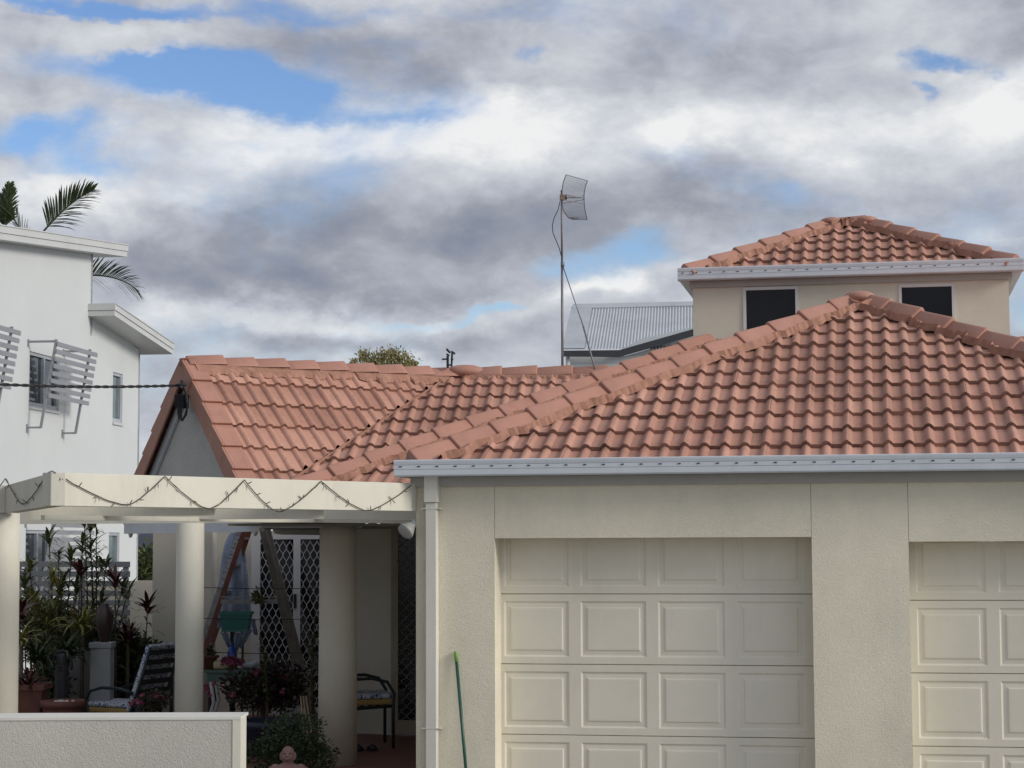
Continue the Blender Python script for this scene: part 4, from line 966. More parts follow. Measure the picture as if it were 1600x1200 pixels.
def solve_frond(base, tip):
    b, t_ = V(base), V(tip); d = t_-b; h = V((d.x, d.y, 0)); return d, h
pc_ = P(48, 400, 44); pt = thing('palm_tree', 'dark green palm rising behind the white house', 'palm', (pc_.x, pc_.y, 0))
m = MB(); m.tube([V((pc_.x, pc_.y, 0)), pc_-UP*.4, pc_+UP*.1], [.17, .12, .08], 12); m.build('trunk', BARK, pt, True)
for (tx, ty, e0, dr, L) in ((148, 300, 1.05, .75, 2.25), (206, 462, .95, 2.6, 2.7), (20, 292, 1.45, .5, 1.9), (-10, 330, 1.2, 1.6, 2.2), (-60, 420, .6, 1.6, 2.4), (100, 500, -.1, 1.0, 2.0)):
    tip = P(tx, ty, 43.2 if tx != 206 else 43.0); d = tip-pc_; m = MB(); base = pc_.copy()
    if tx == 148: base = P(66, 364, 43.8); d = tip-base; L = d.length*1.03; e0 = math.atan2(d.z, math.hypot(d.x, d.y))+.22; dr = .5
    if tx == 206: base = P(118, 432, 43.4); d = P(214, 461, 43.0)-base; L = d.length*1.05; e0 = math.atan2(d.z, math.hypot(d.x, d.y))+.38; dr = .85
    if tx == 20: base = P(6, 362, 43.6); d = P(20, 290, 43.4)-base; L = d.length*1.02; e0 = 1.42; dr = .15
    if base != pc_: m.tube([pc_, base], .03, 5)
    frond(m, base, (d.x, d.y if abs(d.x) > .01 else .3, 0), L, e0, dr, pr, .70 if tx != 20 else .45, 34, 1.1); m.build('frond', LEAF_P, pt)
tr_ = thing('gum_tree', 'yellow green treetop showing above the gabled roof ridge', 'tree', tuple(V((P(600, 560, 52).x, 52, 0))))
tc_ = P(600, 562, 52); m = MB(); m.tube([V((tc_.x, 52, 0)), V((tc_.x+.1, 52, 3.5)), V((tc_.x, 52, tc_.z-.3))], [.22, .15, .06], 10)
lf = MB(); rt = random.Random(4)
for (x, y, r_) in ((552, 566, .10), (567, 555, .20), (585, 563, .16), (597, 559, .24), (613, 557, .26), (628, 562, .2), (640, 568, .2), (649, 572, .1), (580, 572, .4), (610, 572, .5), (595, 585, .7), (625, 582, .6), (570, 585, .4)):
    c = P(x, y, 52+rt.uniform(-.6, .6)); m.tube([V((tc_.x, 52, tc_.z-1.2)), c-UP*.1], [.04, .01], 5)
    for k in range(int(330*r_/.3)):
        q = V((rt.gauss(0, 1), rt.gauss(0, 1), rt.gauss(0, 1))).normalized()*r_*rt.uniform(.2, 1.15); p = c+q; d = V((rt.uniform(-.5, .5), rt.uniform(-.5, .5), rt.uniform(-.6, 1))).normalized(); s_ = d.cross(V((rt.uniform(-1, 1), rt.uniform(-1, 1), .1))).normalized(); L_ = rt.uniform(.05, .11)
        lf.add([p, p+d*L_*.5+s_*L_*.2, p+d*L_, p+d*L_*.5-s_*L_*.2], [(0, 1, 2, 3)])
m.build('trunk', BARK, tr_, True); lf.build('crown', LEAF_E, tr_)
# ================================================================== FENCE, BOUNDARY WALL, FAR HOUSE
fe = thing('slatted_fence', 'grey horizontal slat screen standing in front of the white house', 'fence', tuple(V((P(100, 900, 23).x, 23, 0))))
for k in range(7):
    m = MB(); y0 = 877+k*15.1; a_, b_ = P(-60, y0, 23), P(203, y0+.5, 23); m.frame(a_-UP*.065, b_-a_, V((0, .02, 0)), UP*.065); m.build('slat', mat('fence_grey', (.15, .16, .175), .5), fe)
for px in (28, 78, 128, 196):
    m = MB(); a_ = P(px, 975, 23.05); m.frame(V((a_.x-.03, 23.021, 0)), V((.06, 0, 0)), V((0, .05, 0)), UP*(P(px, 879, 23.03).z)); m.build('post', SILVER, fe)
m = MB(); a_, b_ = P(120, 908, 23.6), P(300, 908, 23.6); m.frame(V((a_.x, 23.6, 0)), V((b_.x-a_.x, 0, 0)), V((0, .15, 0)), UP*a_.z); o = m.build('boundary_wall', STUCCO_S, None); tag(o, 'plain cream boundary wall right of the slatted fence', 'wall')
fh_ = thing('far_house', 'dark roofed house glimpsed between the white house and the porch', 'house', tuple(V((P(225, 850, 48).x, 48, 0))))
m = MB(); a_, b_ = P(196, 856, 48), P(330, 856, 48); m.prism([a_, b_, b_+V((0, 3, 1.3)), a_+V((0, 3, 1.3))], UP*-.08); m.build('roof', mat('dark_slate_roof', (.05, .055, .08), .5), fh_)
m = MB(); m.frame(V((a_.x, 48, a_.z-.16)), V((b_.x-a_.x, 0, 0)), V((0, -.06, 0)), UP*.14); m.build('gutter', CHAR, fh_)
m = MB(); m.frame(V((a_.x, 48.5, 0)), V((b_.x-a_.x, 0, 0)), V((0, .1, 0)), UP*(a_.z-.05)); m.build('wall', mat('dark_brick', (.12, .06, .05), .8), fh_)
rg = random.Random(21)
c = P(228, 890, 40); shrub('garden_bush', 'dark bush beyond the cream boundary wall', 'bush', (c.x, 40, c.z-.1), (.6, .5, .6), rg, [LEAF_D, LEAF_M], 900, .12, ground=0)
# ================================================================== GARDEN LEFT
def at(px, py, D): return P(px, py, D)
def base_at(px, D, z=0.0): p = P(px, 950, D); return V((p.x, D, z))
GP = 'tall leafy canes in front of the slatted fence'
for px, D, tx, ty, st, mt_, lb in ((92, 21.5, 76, 838, 1, LEAF_M, 'slender cane with sparse leaves left of the lower awning'), (135, 21.3, 131, 806, 1, LEAF_M, 'tallest leafy cane with its top at the pergola beam, left of two'), (150, 21.2, 150, 806, 1, LEAF_M, 'tallest leafy cane, right of the two reaching the beam'), (60, 21.6, 45, 878, 1, LEAF_Y, 'yellow green cane beside the left pergola column'), (108, 21.0, 112, 868, 2, LEAF_M, 'bushy cane clump between the tall canes and the column'), (165, 21.1, 166, 880, 2, LEAF_M, 'leafy cane clump right of the tall canes'), (75, 20.8, 82, 900, 2, LEAF_Y, 'yellowish cane clump low in front of the fence')):
    cane('cane_plant', lb, 'plant', base_at(px, D), P(tx, ty, D), rg, mt_, 34 if ty < 860 else 26, .21, .020, .12, GP, 12, .22, stems=st+2, spread=.13)
cane('cordyline', 'red leaved cordyline at the right end of the slatted fence', 'plant', base_at(183, 21.0), P(180, 905, 21), rg, LEAF_R, 4, .2, .022, .6, None, 20, .27)
cane('cordyline', 'red leaved cordyline next to the left pergola column', 'plant', base_at(36, 20.2), P(33, 950, 20.2), rg, LEAF_R, 4, .2, .03, .5, None, 24, .30)
cane('cordyline', 'dark red cordyline against the porch pier', 'plant', base_at(232, 21.5), P(231, 945, 21.5), rg, LEAF_R, 8, .24, .026, .4, None, 18, .25)
cane('cane_plant', 'small red topped cane among the tall green canes', 'plant', base_at(128, 20.7), P(127, 888, 20.7), rg, LEAF_R, 3, .2, .03, .7, None, 14, .24)
for px, py, D, mt_, lb, n_, L_ in ((130, 985, 20.6, LEAF_Y, 'yellow striped strappy plant in the tall grey pot', 70, .42), (75, 975, 20.9, LEAF_Y, 'yellowish arching plant below the slatted fence', 50, .4), (35, 1005, 19.6, LEAF_Y, 'arching yellow leaved plant by the column', 26, .34), (105, 1030, 20.2, LEAF_D, 'dark fern spreading over the carved statue', 90, .42), (60, 1035, 20.0, LEAF_D, 'dark fern left of the carved statue', 70, .4), (45, 1075, 19.3, LEAF_R, 'dark red strappy plant in the square terracotta pot', 40, .32), (150, 1010, 20.7, LEAF_D, 'dark fern between amphora and tall pot', 40, .3), (200, 1000, 21.2, LEAF_R, 'dark reddish rosette left of the porch pier', 40, .32)):
    c = P(px, py, D); rosette('strap_plant', lb, 'plant', base_at(px, D, 0), rg, mt_, n_, L_, .03, stemh=c.z)
for px, py, D, rx, rz, lb in ((60, 1000, 21.8, .42, .45, 'dense dark bush behind the ferns'), (120, 1040, 21.3, .45, .5, 'dark bush behind the carved statue'), (200, 1035, 21.6, .42, .38, 'dark leafed bush between pedestal and porch pier'), (40, 1100, 20.6, .5, .4, 'low dark bush by the left column'), (175, 1085, 21.6, .5, .25, 'low dark bush behind the cushioned chair')):
    c = P(px, py, D); shrub('garden_bush', lb, 'bush', c, (rx, .35, rz), rg, [LEAF_D, LEAF_D, LEAF_M], 3600, .055)
c = P(45, 1068, 19.4); pot('square_pot', 'square terracotta pot at the foot of the left column', (c.x, 19.4, c.z-.36), .13, .17, .36, TERRA, True)
# plinth blocks under raised pots keep them standing
def plinth(px, D, z, r, lbl):
    p = base_at(px, D); m = MB(); m.frame(V((p.x-r, D-r, 0)), V((2*r, 0, 0)), V((0, 2*r, 0)), UP*z); o = m.build('plinth', mat('grey_block', (.22, .21, .20), .9, .1, 5), None, bevel=.01); tag(o, lbl, 'plinth')
plinth(45, 19.4, c.z-.361, .17, 'low grey block under the square terracotta pot')
c = P(98, 1094, 19.2); z0 = c.z-.22; m = MB(); m.lathe((c.x, 19.2, z0), [(.14, 0), (.19, .13), (.19, .15), (.215, .16), (.215, .22), (.19, .22), (.185, .19), (.01, .19)], 28)
o = m.build('round_pot', TERRA, None, True); tag(o, 'wide round terracotta bowl filled with pebbles', 'pot'); plinth(98, 19.2, z0-.001, .16, 'grey block under the pebble bowl')
for k in range(9):
    a = rg.uniform(0, 6.28); q = rg.uniform(0, .15); m = MB(); m.ball((c.x+q*math.cos(a), 19.2+q*math.sin(a), z0+.203), rg.uniform(.014, .028), sq=(1.2, 1, .7), n=8); o = m.build('pebble', mat('pale_pebble', (.55, .50, .45), .6, .3, 20), None, True); tag(o, 'rounded pebble lying in the wide terracotta bowl', 'pebble', 'pebbles in the terracotta bowl')
# carved statue
c = base_at(98, 20.0); z1 = P(98, 1020, 20).z; b0 = .35
st_ = thing('carved_statue', 'dark carved totem statue with arched headdress behind the pebble bowl', 'statue', tuple(c))
m = MB(); hh = z1-b0
pf = [(.085, 0)]
for k in range(1, 15): z = hh*k/16; pf.append(((.078 if k % 2 else .064), z))
pf += [(.07, hh*.92), (.055, hh*.98), (.02, hh)]
m.lathe((c.x, 20, b0), pf, 18); m.build('body', mat('dark_carved_stone', (.03, .028, .035), .5, .3, 12), st_, True)
m = MB(); m.tube([V((c.x+.10*math.cos(a), 20, z1-.13+.15*math.sin(a))) for a in [math.pi*k/12 for k in range(-1, 14)]], .014, 8); m.build('arch', mat('dark_carved_stone', (.03, .028, .035)), st_, True)
m = MB(); m.ball((c.x-.03, 19.935, z1-.1), .013); m.ball((c.x+.03, 19.935, z1-.1), .013); m.ball((c.x, 19.925, z1-.13), .016, sq=(.8, 1, 1.5)); m.ball((c.x, 19.93, z1-.17), .02, sq=(1.6, .8, .5)); m.build('face', mat('dark_carved_stone', (.03, .028, .035)), st_, True)
m = MB(); m.frame((c.x-.1, 19.9, 0), V((.2, 0, 0)), V((0, .2, 0)), UP*(b0-.001)); m.build('base', mat('grey_block', (.22, .21, .20)), st_)
# white pedestal with amphora
c = P(160, 1003, 20.4); m = MB(); r_ = .105; bx = V((c.x, 20.4, 0)); m.frame(bx+V((-r_, -r_, 0)), V((2*r_, 0, 0)), V((0, 2*r_, 0)), UP*(c.z-.06)); m.frame(bx+V((-r_-.012, -r_-.012, c.z-.06)), V((2*r_+.024, 0, 0)), V((0, 2*r_+.024, 0)), UP*.06)
o = m.build('pedestal', mat('grey_white_pedestal', (.27, .28, .28), .7, .08, 6), None, bevel=.008); tag(o, 'pale grey square pedestal under the brown urn', 'pedestal')
am = thing('urn', 'tall dark brown glazed urn on the pale pedestal', 'urn', (c.x, 20.4, c.z)); h_ = P(160, 943, 20.4).z-c.z
m = MB(); m.lathe((c.x+.02, 20.4, c.z+.001), [(.045, 0), (.05, h_*.05), (.085, h_*.4), (.098, h_*.68), (.08, h_*.85), (.045, h_*.93), (.05, h_), (.03, h_)], 24); m.build('body', mat('brown_glaze', (.03, .014, .011), .4, .3, 6, spec=.6), am, True)
c = P(130, 968, 20.8); pot('tall_pot', 'grey green tapered pot holding the yellow striped plant', (c.x, 20.8, c.z-.32), .10, .155, .32, mat('olive_pot', (.14, .14, .09), .6)); plinth(130, 20.8, c.z-.321, .12, 'grey block under the tall tapered pot')
# ================================================================== CHAIRS
def chair(label, c, face, z0, h=1.02):
    """sling garden chair, local x = forward"""
    t = thing('garden_chair', label, 'chair', (c[0], c[1], z0)); fx = az(face); fy = V((-fx.y, fx.x, 0)); O = V((c[0], c[1], z0))
    def q(x, y, z): return O+fx*x+fy*y+UP*z
    mt = mat('dark_green_black_frame', (.018, .03, .03), .4)
    for y in (-.28, .28):
        m = MB(); m.tube([q(.30, y, 0), q(.30, y, .38), q(.31, y, .52), q(.24, y, .63), q(.10, y, .665), q(-.10, y, .66), q(-.27, y, .62)], .016, 8); m.build('arm', mt, t, True)
        m = MB(); m.tube([q(-.36, y, 0), q(-.26, y, .25), q(-.22, y, .40)], .016, 8); m.build('leg', mt, t, True)
        m = MB(); m.tube([q(.30, y*.96, .40), q(-.22, y*.96, .37), q(-.33, y*.96, .65), q(-.47, y*.96, h)], .016, 8); m.build('side_rail', mt, t, True)
    for k in range(7):
        m = MB(); x = .26-k*.075; m.bar(q(x, -.27, .395-k*.004), q(x, .27, .395-k*.004), .05, .008, up=(0, 0, 1)); m.build('slat', mt, t)
    for k in range(7):
        m = MB(); f = .08+k*.14; x = -.22-.25*f; z = .37+(h-.37)*f; m.bar(q(x, -.27, z), q(x, .27, z), .01, .05, up=UP); m.build('slat', mt, t)
    return q
def pat_mat():
    m = bpy.data.materials.new('patterned_fabric'); m.use_nodes = True; nt = m.node_tree; b = nt.nodes['Principled BSDF']; b.inputs['Roughness'].default_value = .9
    tc = nt.nodes.new('ShaderNodeTexCoord'); v = nt.nodes.new('ShaderNodeTexVoronoi'); v.inputs['Scale'].default_value = 28; nt.links.new(tc.outputs['Object'], v.inputs['Vector'])
    r = nt.nodes.new('ShaderNodeValToRGB'); r.color_ramp.interpolation = 'CONSTANT'; e = r.color_ramp.elements; e[0].color = (.60, .62, .68, 1); e[1].position = .30; e[1].color = (.03, .06, .16, 1); x = e.new(.48); x.color = (.55, .57, .64, 1)
    nt.links.new(v.outputs['Distance'], r.inputs[0]); nt.links.new(r.outputs[0], b.inputs['Base Color']); return m
PAT = pat_mat(); TAN = mat('tan_cushion', (.42, .27, .10), .9)
def cushion(label, q, h=1.02, back=True, mts=None):
    t = thing('chair_cushion', label, 'cushion', tuple(q(0, 0, .41)))
    m = MB(); m.frame(q(-.20, -.25, .462), q(.30, -.25, .47)-q(-.20, -.25, .462), q(0, .25, 0)-q(0, -.25, 0), UP*.05); m.build('seat_pad', PAT, t, bevel=.02)
    m = MB(); m.frame(q(-.20, -.245, .404), q(.29, -.245, .412)-q(-.20, -.245, .404), q(0, .245, 0)-q(0, -.245, 0), UP*.055); m.build('underside', TAN, t, bevel=.015)
    if back:
        a, b_ = q(-.205, -.25, .42), q(-.455, -.25, h+.01); m = MB(); m.frame(a, b_-a, q(0, .25, 0)-q(0, -.25, 0), (q(.05, 0, .02)-q(0, 0, 0))); m.build('back_pad', PAT, t, bevel=.02)
c = P(205, 1100, 20.3); q = chair('dark metal garden chair facing left in front of the shrubs', (c.x-.05, 20.3), -66, 0.0, 1.08); cushion('blue and white patterned cushion on the garden chair left of the columns', q, 1.08)
c = P(560, 1100, 19.3); q = chair('black curved arm chair half hidden by the porch column', (c.x, 19.3), 78, FZ, .95); cushion('patterned seat cushion on the chair beside the front door', q, .95, False)
m = MB(); c = P(268, 1060, 21.0)
st2 = thing('side_table', 'small black legged side table behind the porch column', 'table', (c.x, 21.2, 0))
m = MB(); m.frame((c.x-.02, 21.0, .72), V((.45, 0, 0)), V((0, .4, 0)), UP*.03); m.build('tabletop', mat('grey_top', (.3, .32, .33), .5), st2)
for dx in (0, .41):
    for dy in (.0, .36): m = MB(); m.frame((c.x-.02+dx, 21.0+dy, 0), V((.035, 0, 0)), V((0, .035, 0)), UP*.719); m.build('leg', BLACK, st2)
c = P(266, 1000, 21.1); rosette('potted_plant', 'small potted plant on the side table by the column', 'plant', (c.x+.08, 21.2, .751), rg, LEAF_M, 30, .16, .03, stemh=.18)
for k, (x, y) in enumerate(((560, 1176), (582, 1178))):
    c = P(x, y, 18.9); sh = thing('sandal', 'dark sandal on the red porch floor, ' + ('left' if k == 0 else 'right')+' one of the pair', 'sandal', (c.x, 18.9, FZ), 'pair of sandals')
    m = MB(); m.lathe((c.x, 18.9, FZ+.001), [(.05, 0), (.055, .012), (.05, .02)], 16, sy=2.0); m.build('sole', BLACK, sh, True); m = MB(); m.tube([(c.x-.05, 18.84, FZ+.02), (c.x, 18.84, FZ+.06), (c.x+.05, 18.84, FZ+.02)], .012, 6); m.build('strap', BLACK, sh, True)
# ================================================================== LADDER
LD = 21.3; ap1, ap2 = P(392, 800, LD), P(404, 800, LD); zf = FZ
ld = thing('stepladder', 'worn red and grey folding stepladder open in front of the sliding door', 'ladder', (ap1.x, LD, zf))
lowL, lowR = P(322, 1010, LD), P(480, 1105, LD)
dl = (lowL-ap1); dl *= (ap1.z-zf)/(-dl.z); dr_ = lowR-ap2; dr_ *= (ap2.z-zf)/(-dr_.z)
RED = mat('faded_red_rail', (.19, .065, .045), .6, .3, 10); GREYW = mat('weathered_grey_rail', (.20, .18, .155), .7, .25, 12)
for dy in (-.03, .40):
    m = MB(); o_ = V((0, dy, 0)); sd2 = dl.normalized().cross(V((0, 1, 0))).normalized()
    m.bar(ap1+o_, ap1+dl+o_, .028, .05, up=sd2); s_ = m.build('rail', RED, ld); lab(s_, 'faded red rail')
    m = MB(); m.bar(ap1+o_-V((.055, .0, 0)), ap1+dl*.97+o_-V((.05, 0, 0)), .010, .06, up=sd2); m.build('rail_face', mat('grimy_aluminium', (.30, .30, .29), .55, .4, 9), s_)
    m = MB(); m.bar(ap2+o_, ap2+dr_+o_, .035, .07, up=sd2); s_ = m.build('rail', GREYW, ld); lab(s_, 'grey rear rail')
for k in range(1, 8):
    p = ap1+dl*(k/8); m = MB(); m.frame(p+V((-.05, .0, -.01)), V((.08, 0, 0)), V((0, .385, 0)), UP*.025); m.build('step', GREYW, ld)
m = MB(); m.frame(ap1+V((-.08, -.045, -.01)), V((.24, 0, 0)), V((0, .47, 0)), UP*.03); m.build('top_cap', RED, ld)
m = MB(); a_, b_ = P(345, 936, LD-.06), P(435, 936, LD-.06); m.frame(a_-UP*.05, b_-a_, V((0, .02, 0)), UP*.045); m.frame(a_+UP*.015, b_-a_, V((0, .012, 0)), UP*.012); m.build('spreader', mat('grimy_aluminium', (.30, .30, .29)), ld)
# worn sticker with printed rows on the upper rail, and the maker's letters lower down
ang = math.atan2(-dl.z, -dl.x)
m = MB(); nrm_ = V((0, -1, 0)); dn_ = dl.normalized(); off = V((-.052, -.038, 0)); sd3 = V((-dn_.z, 0, dn_.x)); sd3 = sd3 if sd3.x > 0 else -sd3
a_ = ap1+dl*.03+off; m.frame(a_-sd3*.026, dn_*.78, sd3*.052, V((0, .003, 0))); m.build('label_sticker', mat('worn_label', (.48, .50, .54), .6, .2, 30), ld)
m = MB(); k = .02
while k < .76:
    for c_ in range(3):
        if rg.random() < .75: m.frame(a_+dn_*k-sd3*(.021-c_*.015)+V((0, -.0015, 0)), dn_*rg.uniform(.006, .018), sd3*.010, V((0, .001, 0)))
    k += rg.choice((.022, .03, .045))
m.build('label_print', mat('faded_print', (.12, .13, .18), .7), ld)
fc = bpy.data.curves.new('rail_lettering', 'FONT'); fc.body = 'INDALEX'; fc.size = .055; fc.extrude = .0006; fc.materials.append(BLACK)
fo_ = bpy.data.objects.new('rail_lettering', fc); COL.objects.link(fo_); p = ap1+dl*.60+off+V((0, -.004, 0))
xax = -dn_; yax = -sd3; zax = xax.cross(yax); 
dg_ = bpy.context.evaluated_depsgraph_get(); me_ = bpy.data.meshes.new_from_object(fo_.evaluated_get(dg_)); bpy.data.objects.remove(fo_); fo_ = bpy.data.objects.new('rail_lettering', me_); COL.objects.link(fo_)
fo_.parent = ld; fo_.matrix_parent_inverse = Matrix.Translation(-V(ld.location)); fo_.matrix_basis = Matrix.Translation(ap1+dl*.735+off+V((-.0, -.004, 0))+sd3*.02) @ Matrix((xax, yax, zax)).transposed().to_4x4()
# ================================================================== CLOSED UMBRELLA
uc = P(366, 900, 21.75); um = thing('closed_umbrella', 'closed pale blue patio umbrella hanging in folds behind the ladder', 'umbrella', (uc.x, 21.75, FZ))
m = MB(); n_ = 72; vs = []; prof_u = [(.05, 2.20), (.10, 2.1), (.125, 1.95), (.145, 1.75), (.155, 1.5), (.165, 1.30), (.165, 1.16)]
for r_, z in prof_u:
    for k in range(n_):
        a = 2*math.pi*k/n_; f = 1+.20*math.sin(a*9+z*2)*min(1, (2.25-z)); vs.append((uc.x+r_*f*math.cos(a), 21.75+r_*f*math.sin(a), FZ+z-.12))
m.add(vs, [(i*n_+k, (i+1)*n_+k, (i+1)*n_+(k+1) % n_, i*n_+(k+1) % n_) for i in range(len(prof_u)-1) for k in range(n_)]); m.build('canopy', mat('pale_blue_canvas', (.26, .33, .48), .8, .35, 5, col2=(.42, .47, .60)), um, True)
m = MB(); m.tube([V((uc.x, 21.75, FZ)), V((uc.x, 21.75, FZ+2.08))], .02, 10); m.lathe((uc.x, 21.75, FZ), [(.2, .001), (.2, .05), (.06, .08)], 20); m.build('pole', mat('dark_pole', (.05, .06, .06), .5), um, True)
# ================================================================== TABLE WITH POTS
TY = 20.3; ta, tb_ = P(319, 1047, TY), P(468, 1047, TY); tz = ta.z
gt = thing('garden_table', 'long green painted table with pots beneath the ladder', 'table', ((ta.x+tb_.x)/2, TY, FZ))
GRN = mat('faded_green_paint', (.09, .16, .13), .6, .2, 12)
m = MB(); m.frame(V((ta.x, TY-.02, tz-.03)), V((tb_.x-ta.x, 0, 0)), V((0, .4, 0)), UP*.03); m.build('tabletop', GRN, gt, bevel=.004)
m = MB(); m.frame(V((ta.x+.03, TY, tz-.12)), V((tb_.x-ta.x-.06, 0, 0)), V((0, .02, 0)), UP*.088); m.build('apron', GRN, gt)
for dx in (.05, (tb_.x-ta.x)-.09):
    for dy in (.02, .34):
        m = MB(); x0 = ta.x+dx; m.tube([V((x0, TY+dy, tz-.031)), V((x0+.05, TY+dy, tz*.6)), V((x0, TY+dy, tz*.4)), V((x0-.02, TY+dy, FZ))], .02, 8); m.build('leg', ALU_W, gt, True)
c = P(329, 1046, TY+.1); pot('plant_pot', 'small brown pot at the left end of the green table', (c.x, TY+.12, tz+.001), .05, .066, .14, TERRA); rosette('potted_plant', 'small dark plant in the brown pot on the green table', 'plant', (c.x, TY+.12, tz+.12), rg, LEAF_D, 24, .13, .025, stemh=.03)
c = P(349, 1040, TY); m = MB(); m.tube([V((c.x-.11, TY+.08, tz+.046)), V((c.x-.10, TY+.08, tz+.046)), V((c.x+.10, TY+.08, tz+.046)), V((c.x+.11, TY+.08, tz+.046))], [.035, .045, .045, .035], 16); o = m.build('log_planter', mat('cream_ceramic', (.50, .42, .27), .6), None, True); tag(o, 'cream rolled planter lying on the green table', 'planter')
c = P(363, 1040, TY); shrub('flowering_plant', 'pink flowering plant drooping over the cream planter', 'plant', (c.x, TY+.0, tz+.06), (.11, .07, .07), rg, [LEAF_D], 120, .03, flowers=26, flm=PINK, ground=tz+.002)
c = P(388, 1042, TY); m = MB(); m.ball((c.x, TY+.15, tz+.035), .085, sq=(1.05, .8, .45), n=14); m.ball((c.x+.04, TY+.13, tz+.055), .05, sq=(1, 1, .6)); m.ball((c.x-.05, TY+.12, tz+.03), .045, sq=(1, 1, .6)); o = m.build('white_bag', mat('crumpled_plastic', (.50, .54, .60), .5, .1, 20, .8, 14), None, True)
rm = o.modifiers.new('r', 'REMESH'); rm.mode = 'VOXEL'; rm.voxel_size = .008; tag(o, 'crumpled white plastic bag on the green table', 'bag')
c = P(358, 1025, TY); bt = thing('water_bottle', 'blue plastic bottle standing on the green table', 'bottle', (c.x, TY+.22, tz)); m = MB(); m.lathe((c.x, TY+.22, tz+.001), [(.045, 0), (.05, .02), (.05, .17), (.04, .2), (.02, .225)], 20); m.build('body', mat('blue_plastic', (.02, .07, .32), .25), bt, True); m = MB(); m.lathe((c.x, TY+.22, tz+.227), [(.02, 0), (.02, .03)], 14); m.build('cap', mat('blue_plastic', (.02, .07, .32)), bt, True)
# teal trough on its stand
a_, b_ = P(342, 956, 20.75), P(392, 956, 20.75); zz = P(360, 983, 20.75).z; c = (a_+b_)/2; hw_ = (b_.x-a_.x)/2
tl_ = thing('trough_planter', 'teal plastic trough planter on a stand in front of the ladder', 'planter', (c.x, 20.8, FZ)); TEAL = mat('teal_plastic', (.03, .17, .145), .4, .1)
m = MB(); vs = []
for s_, z in ((.80, zz), (.96, a_.z-.03), (1.03, a_.z-.029), (1.03, a_.z), (.93, a_.z), (.88, a_.z-.06)): vs += [(c.x+x*hw_*s_, 20.85+y*.1*s_, z) for x, y in ((-1, -1), (1, -1), (1, 1), (-1, 1))]
m.add(vs, [(0, 3, 2, 1)]+[(i*4+k, i*4+(k+1) % 4, i*4+4+(k+1) % 4, i*4+4+k) for i in range(5) for k in range(4)]+[(20, 21, 22, 23)]); m.build('trough', TEAL, tl_)
m = MB(); m.frame((c.x-hw_*.85, 20.76, zz-.03), V((hw_*1.7, 0, 0)), V((0, .18, 0)), UP*.028); m.build('tray', TEAL, tl_)
for dx in (-.05, .07): m = MB(); m.tube([V((c.x+dx, 20.85, FZ)), V((c.x+dx, 20.85, zz-.03))], .013, 8); m.build('leg', mat('dark_pole', (.05, .06, .06)), tl_, True)
m = MB(); rr2 = random.Random(9)
for (x0, y0, x1, y1, w_) in ((350, 988, 362, 1015, .09), (372, 988, 368, 1018, .08), (388, 984, 374, 1012, .10), (395, 968, 400, 992, .06)):
    p0_, p1_ = P(x0, y0, 20.72), P(x1, y1, 20.72); vs = []
    for i in range(7):
        for k in range(6):
            t = i/6; p = p0_+(p1_-p0_)*t; vs.append(p+V(((k/5-.5)*w_*(1-.5*t), .015*math.sin(k*2.1+i*.6), rr2.uniform(-.008, .008))))
    m.add(vs, [(i*6+k, i*6+k+1, i*6+k+7, i*6+k+6) for i in range(6) for k in range(5)])
o = m.build('hanging_rags', mat('grey_blue_cloth', (.16, .19, .26), .9, .4, 12), None, True); tag(o, 'dark grey cloths hanging under the teal trough', 'cloth'); sm_ = o.modifiers.new('s', 'SOLIDIFY'); sm_.thickness = .004
# bougainvillea, tub, round shrub
c = P(400, 1085, 19.6); LEAF_B = leafm('burgundy_leaf', (.035, .018, .022), (.085, .035, .045))
shrub('bougainvillea', 'dark burgundy bush with pink flowers in front of the green table', 'bush', c, (.55, .3, .3), rg, [LEAF_B, LEAF_D, LEAF_B], 4200, .045, flowers=9, flm=PINK, ground=.0)
c = P(235, 1100, 19.2); shrub('bougainvillea', 'low pink flowering bush left of the porch column', 'bush', c, (.2, .2, .12), rg, [LEAF_B, LEAF_D], 700, .035, flowers=9, flm=PINK, ground=0)
m = MB(); c = P(425, 1128, 18.6); m.lathe((c.x, 18.6, .0), [(.26, 0), (.33, c.z*.9), (.35, c.z*.92), (.35, c.z+.02), (.31, c.z+.02), (.30, c.z-.04), (.01, c.z-.05)], 30); o = m.build('plant_tub', mat('dark_blue_tub', (.03, .035, .06), .5), None, True); tag(o, 'large dark plant tub under the burgundy bush', 'pot')
c = P(452, 1168, 16.5); shrub('round_bush', 'round bush with small pale speckled leaves beside the garden figure', 'bush', (c.x, 16.7, c.z-.03), (.44, .38, .30), rg, [LEAF_S, LEAF_D, LEAF_D, LEAF_D], 8000, .027, ground=0)
cane('climbing_vine', 'green climber on wires left of the big porch column', 'plant', base_at(497, 18.6), P(493, 955, 18.6), rg, LEAF_M, 22, .09, .035, .25, None, 0, stems=2, spread=.03)
cane('climbing_vine', 'thin climber in front of the sliding mesh door', 'plant', base_at(415, 19.4), P(408, 1000, 19.4), rg, LEAF_M, 12, .09, .04, .5, None, 0, stems=2, spread=.04)
c = P(398, 935, 20.9); shrub('hanging_plant', 'small green plant resting on the ladder spreader', 'plant', (c.x, LD-.08, c.z-.0), (.07, .05, .10), rg, [LEAF_M], 80, .05, ground=c.z-.06)
m = MB()
for i, (x0, x1) in enumerate(((470, 476), (474, 482), (478, 489))):
    a_, b_ = P(x0, 1088, 17.6), P(x1, 1160, 17.3); d = (b_-a_); b2 = a_+d*((a_.z)/-d.z); m = MB(); m.tube([a_, b2], .008, 6); o = m.build('garden_stake', WOOD, None, True); tag(o, ('left', 'middle', 'right')[i]+' pale stake of three stuck behind the round bush', 'stake', 'garden stakes')
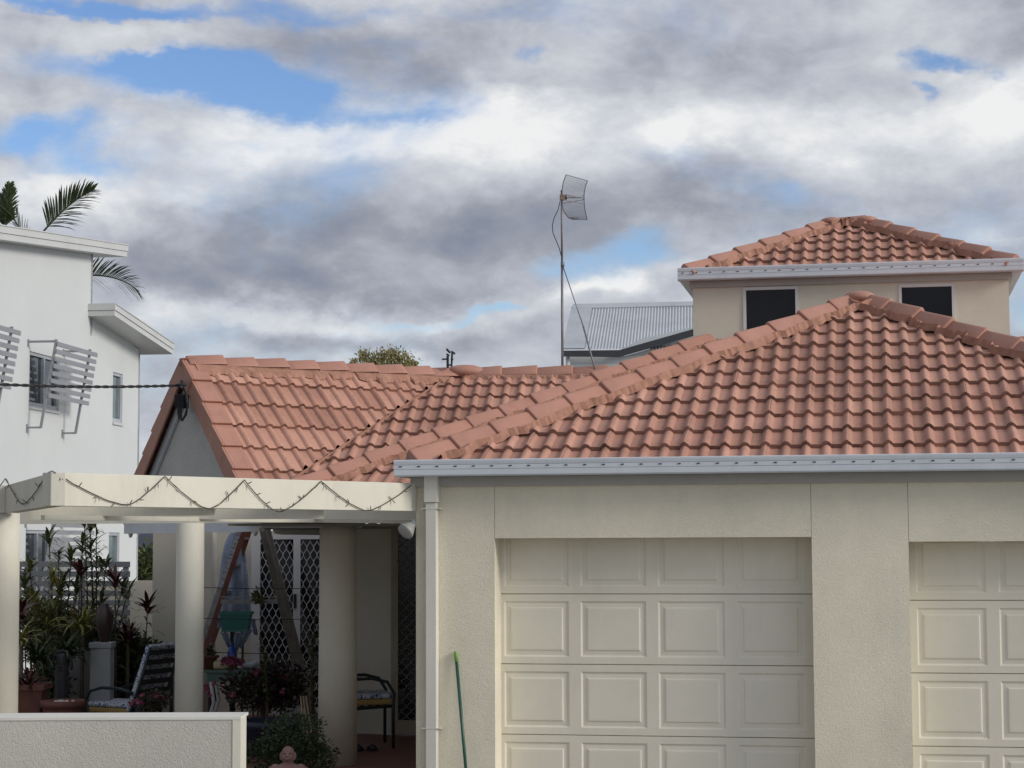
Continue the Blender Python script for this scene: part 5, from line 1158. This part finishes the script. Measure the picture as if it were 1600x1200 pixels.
for i, y in enumerate((918, 966, 1019)):
    a_ = V((c2_.x+r2_*.9, c2_.y, P(320, y, c2_.y).z)); b_ = V((c3.x-r3*.9, 17.8, P(500, y+1, 17.8).z)); m = MB(); m.tube([a_, (a_+b_)/2-UP*.01, b_], .0035, 5); o = m.build('trellis_wire', CABLE, None); tag(o, ('top', 'middle', 'bottom')[i]+' thin wire stretched from the inner pergola post to the big porch column', 'wire', 'trellis wires')
# ================================================================== LAUGHING FIGURE
FD = 15.7; hc = P(450, 1178, FD); fg = thing('garden_figure', 'small pink terracotta laughing seated figure in front of the round bush', 'statue', (hc.x, FD, 0))
m = MB(); x, y, z = hc.x, FD, hc.z
m.ball((x, y, z), .055, sq=(.95, .95, 1.12), n=18); m.ball((x, y-.01, z-.035), .048, sq=(1.1, 1, .75), n=14)
for s_ in (-1, 1): m.ball((x+s_*.056, y, z-.018), .016, sq=(.7, .7, 2.0)); m.ball((x+s_*.026, y-.042, z-.016), .020, sq=(1, .7, .8))
m.ball((x, y-.055, z-.008), .011, sq=(1, 1, 1.2)); m.ball((x, y-.045, z-.046), .02, sq=(1.3, .6, .5)); m.ball((x, y, z-.075), .04, sq=(1.2, 1, 1))
m.ball((x, y, z-.15), .115, sq=(1.0, .75, .75), n=18); m.ball((x, y-.03, z-.27), .15, sq=(1, .85, .85), n=20)
for s_ in (-1, 1): m.ball((x+s_*.10, y, z-.12), .045); m.tube([(x+s_*.11, y, z-.12), (x+s_*.165, y-.01, z-.22), (x+s_*.12, y-.09, z-.29)], [.045, .042, .032], 12); m.tube([(x+s_*.08, y, z-.38), (x+s_*.20, y-.07, z-.39), (x+s_*.03, y-.15, z-.40)], [.07, .06, .045], 12)
o = m.build('body', mat('pink_terracotta', (.25, .145, .125), .8, .15, 14), fg, True); rm = o.modifiers.new('r', 'REMESH'); rm.mode = 'VOXEL'; rm.voxel_size = .004; rm.use_smooth_shade = True
m = MB()
for s_ in (-1, 1): m.tube([(x+s_*.014, y-.0505, z+.006), (x+s_*.024, y-.0505, z+.010), (x+s_*.034, y-.0455, z+.005)], .0028, 5)
m.tube([(x-.022, y-.053, z-.036), (x, y-.060, z-.045), (x+.022, y-.053, z-.036)], .004, 6); m.build('eyes_and_mouth', mat('dark_crease', (.09, .04, .035), .9), fg)
m = MB(); m.lathe((x, y, 0), [(.2, 0), (.2, z-.45), (.19, z-.44)], 24); m.build('plinth', mat('grey_block', (.22, .21, .20)), fg, True)
# soil bed
m = MB(); q_ = [V((-7, 13.2, .004)), V((-1.3, 13.2, .004)), V((-1.45, 16.0, .004)), V((-2.2, 17.2, .004)), V((-4.3, 20.6, .004)), V((-4.4, 23.4, .004)), V((-9, 23.4, .004))]; m.add(q_, [tuple(range(7))]); o = m.build('garden_bed', SOIL); struct(o)
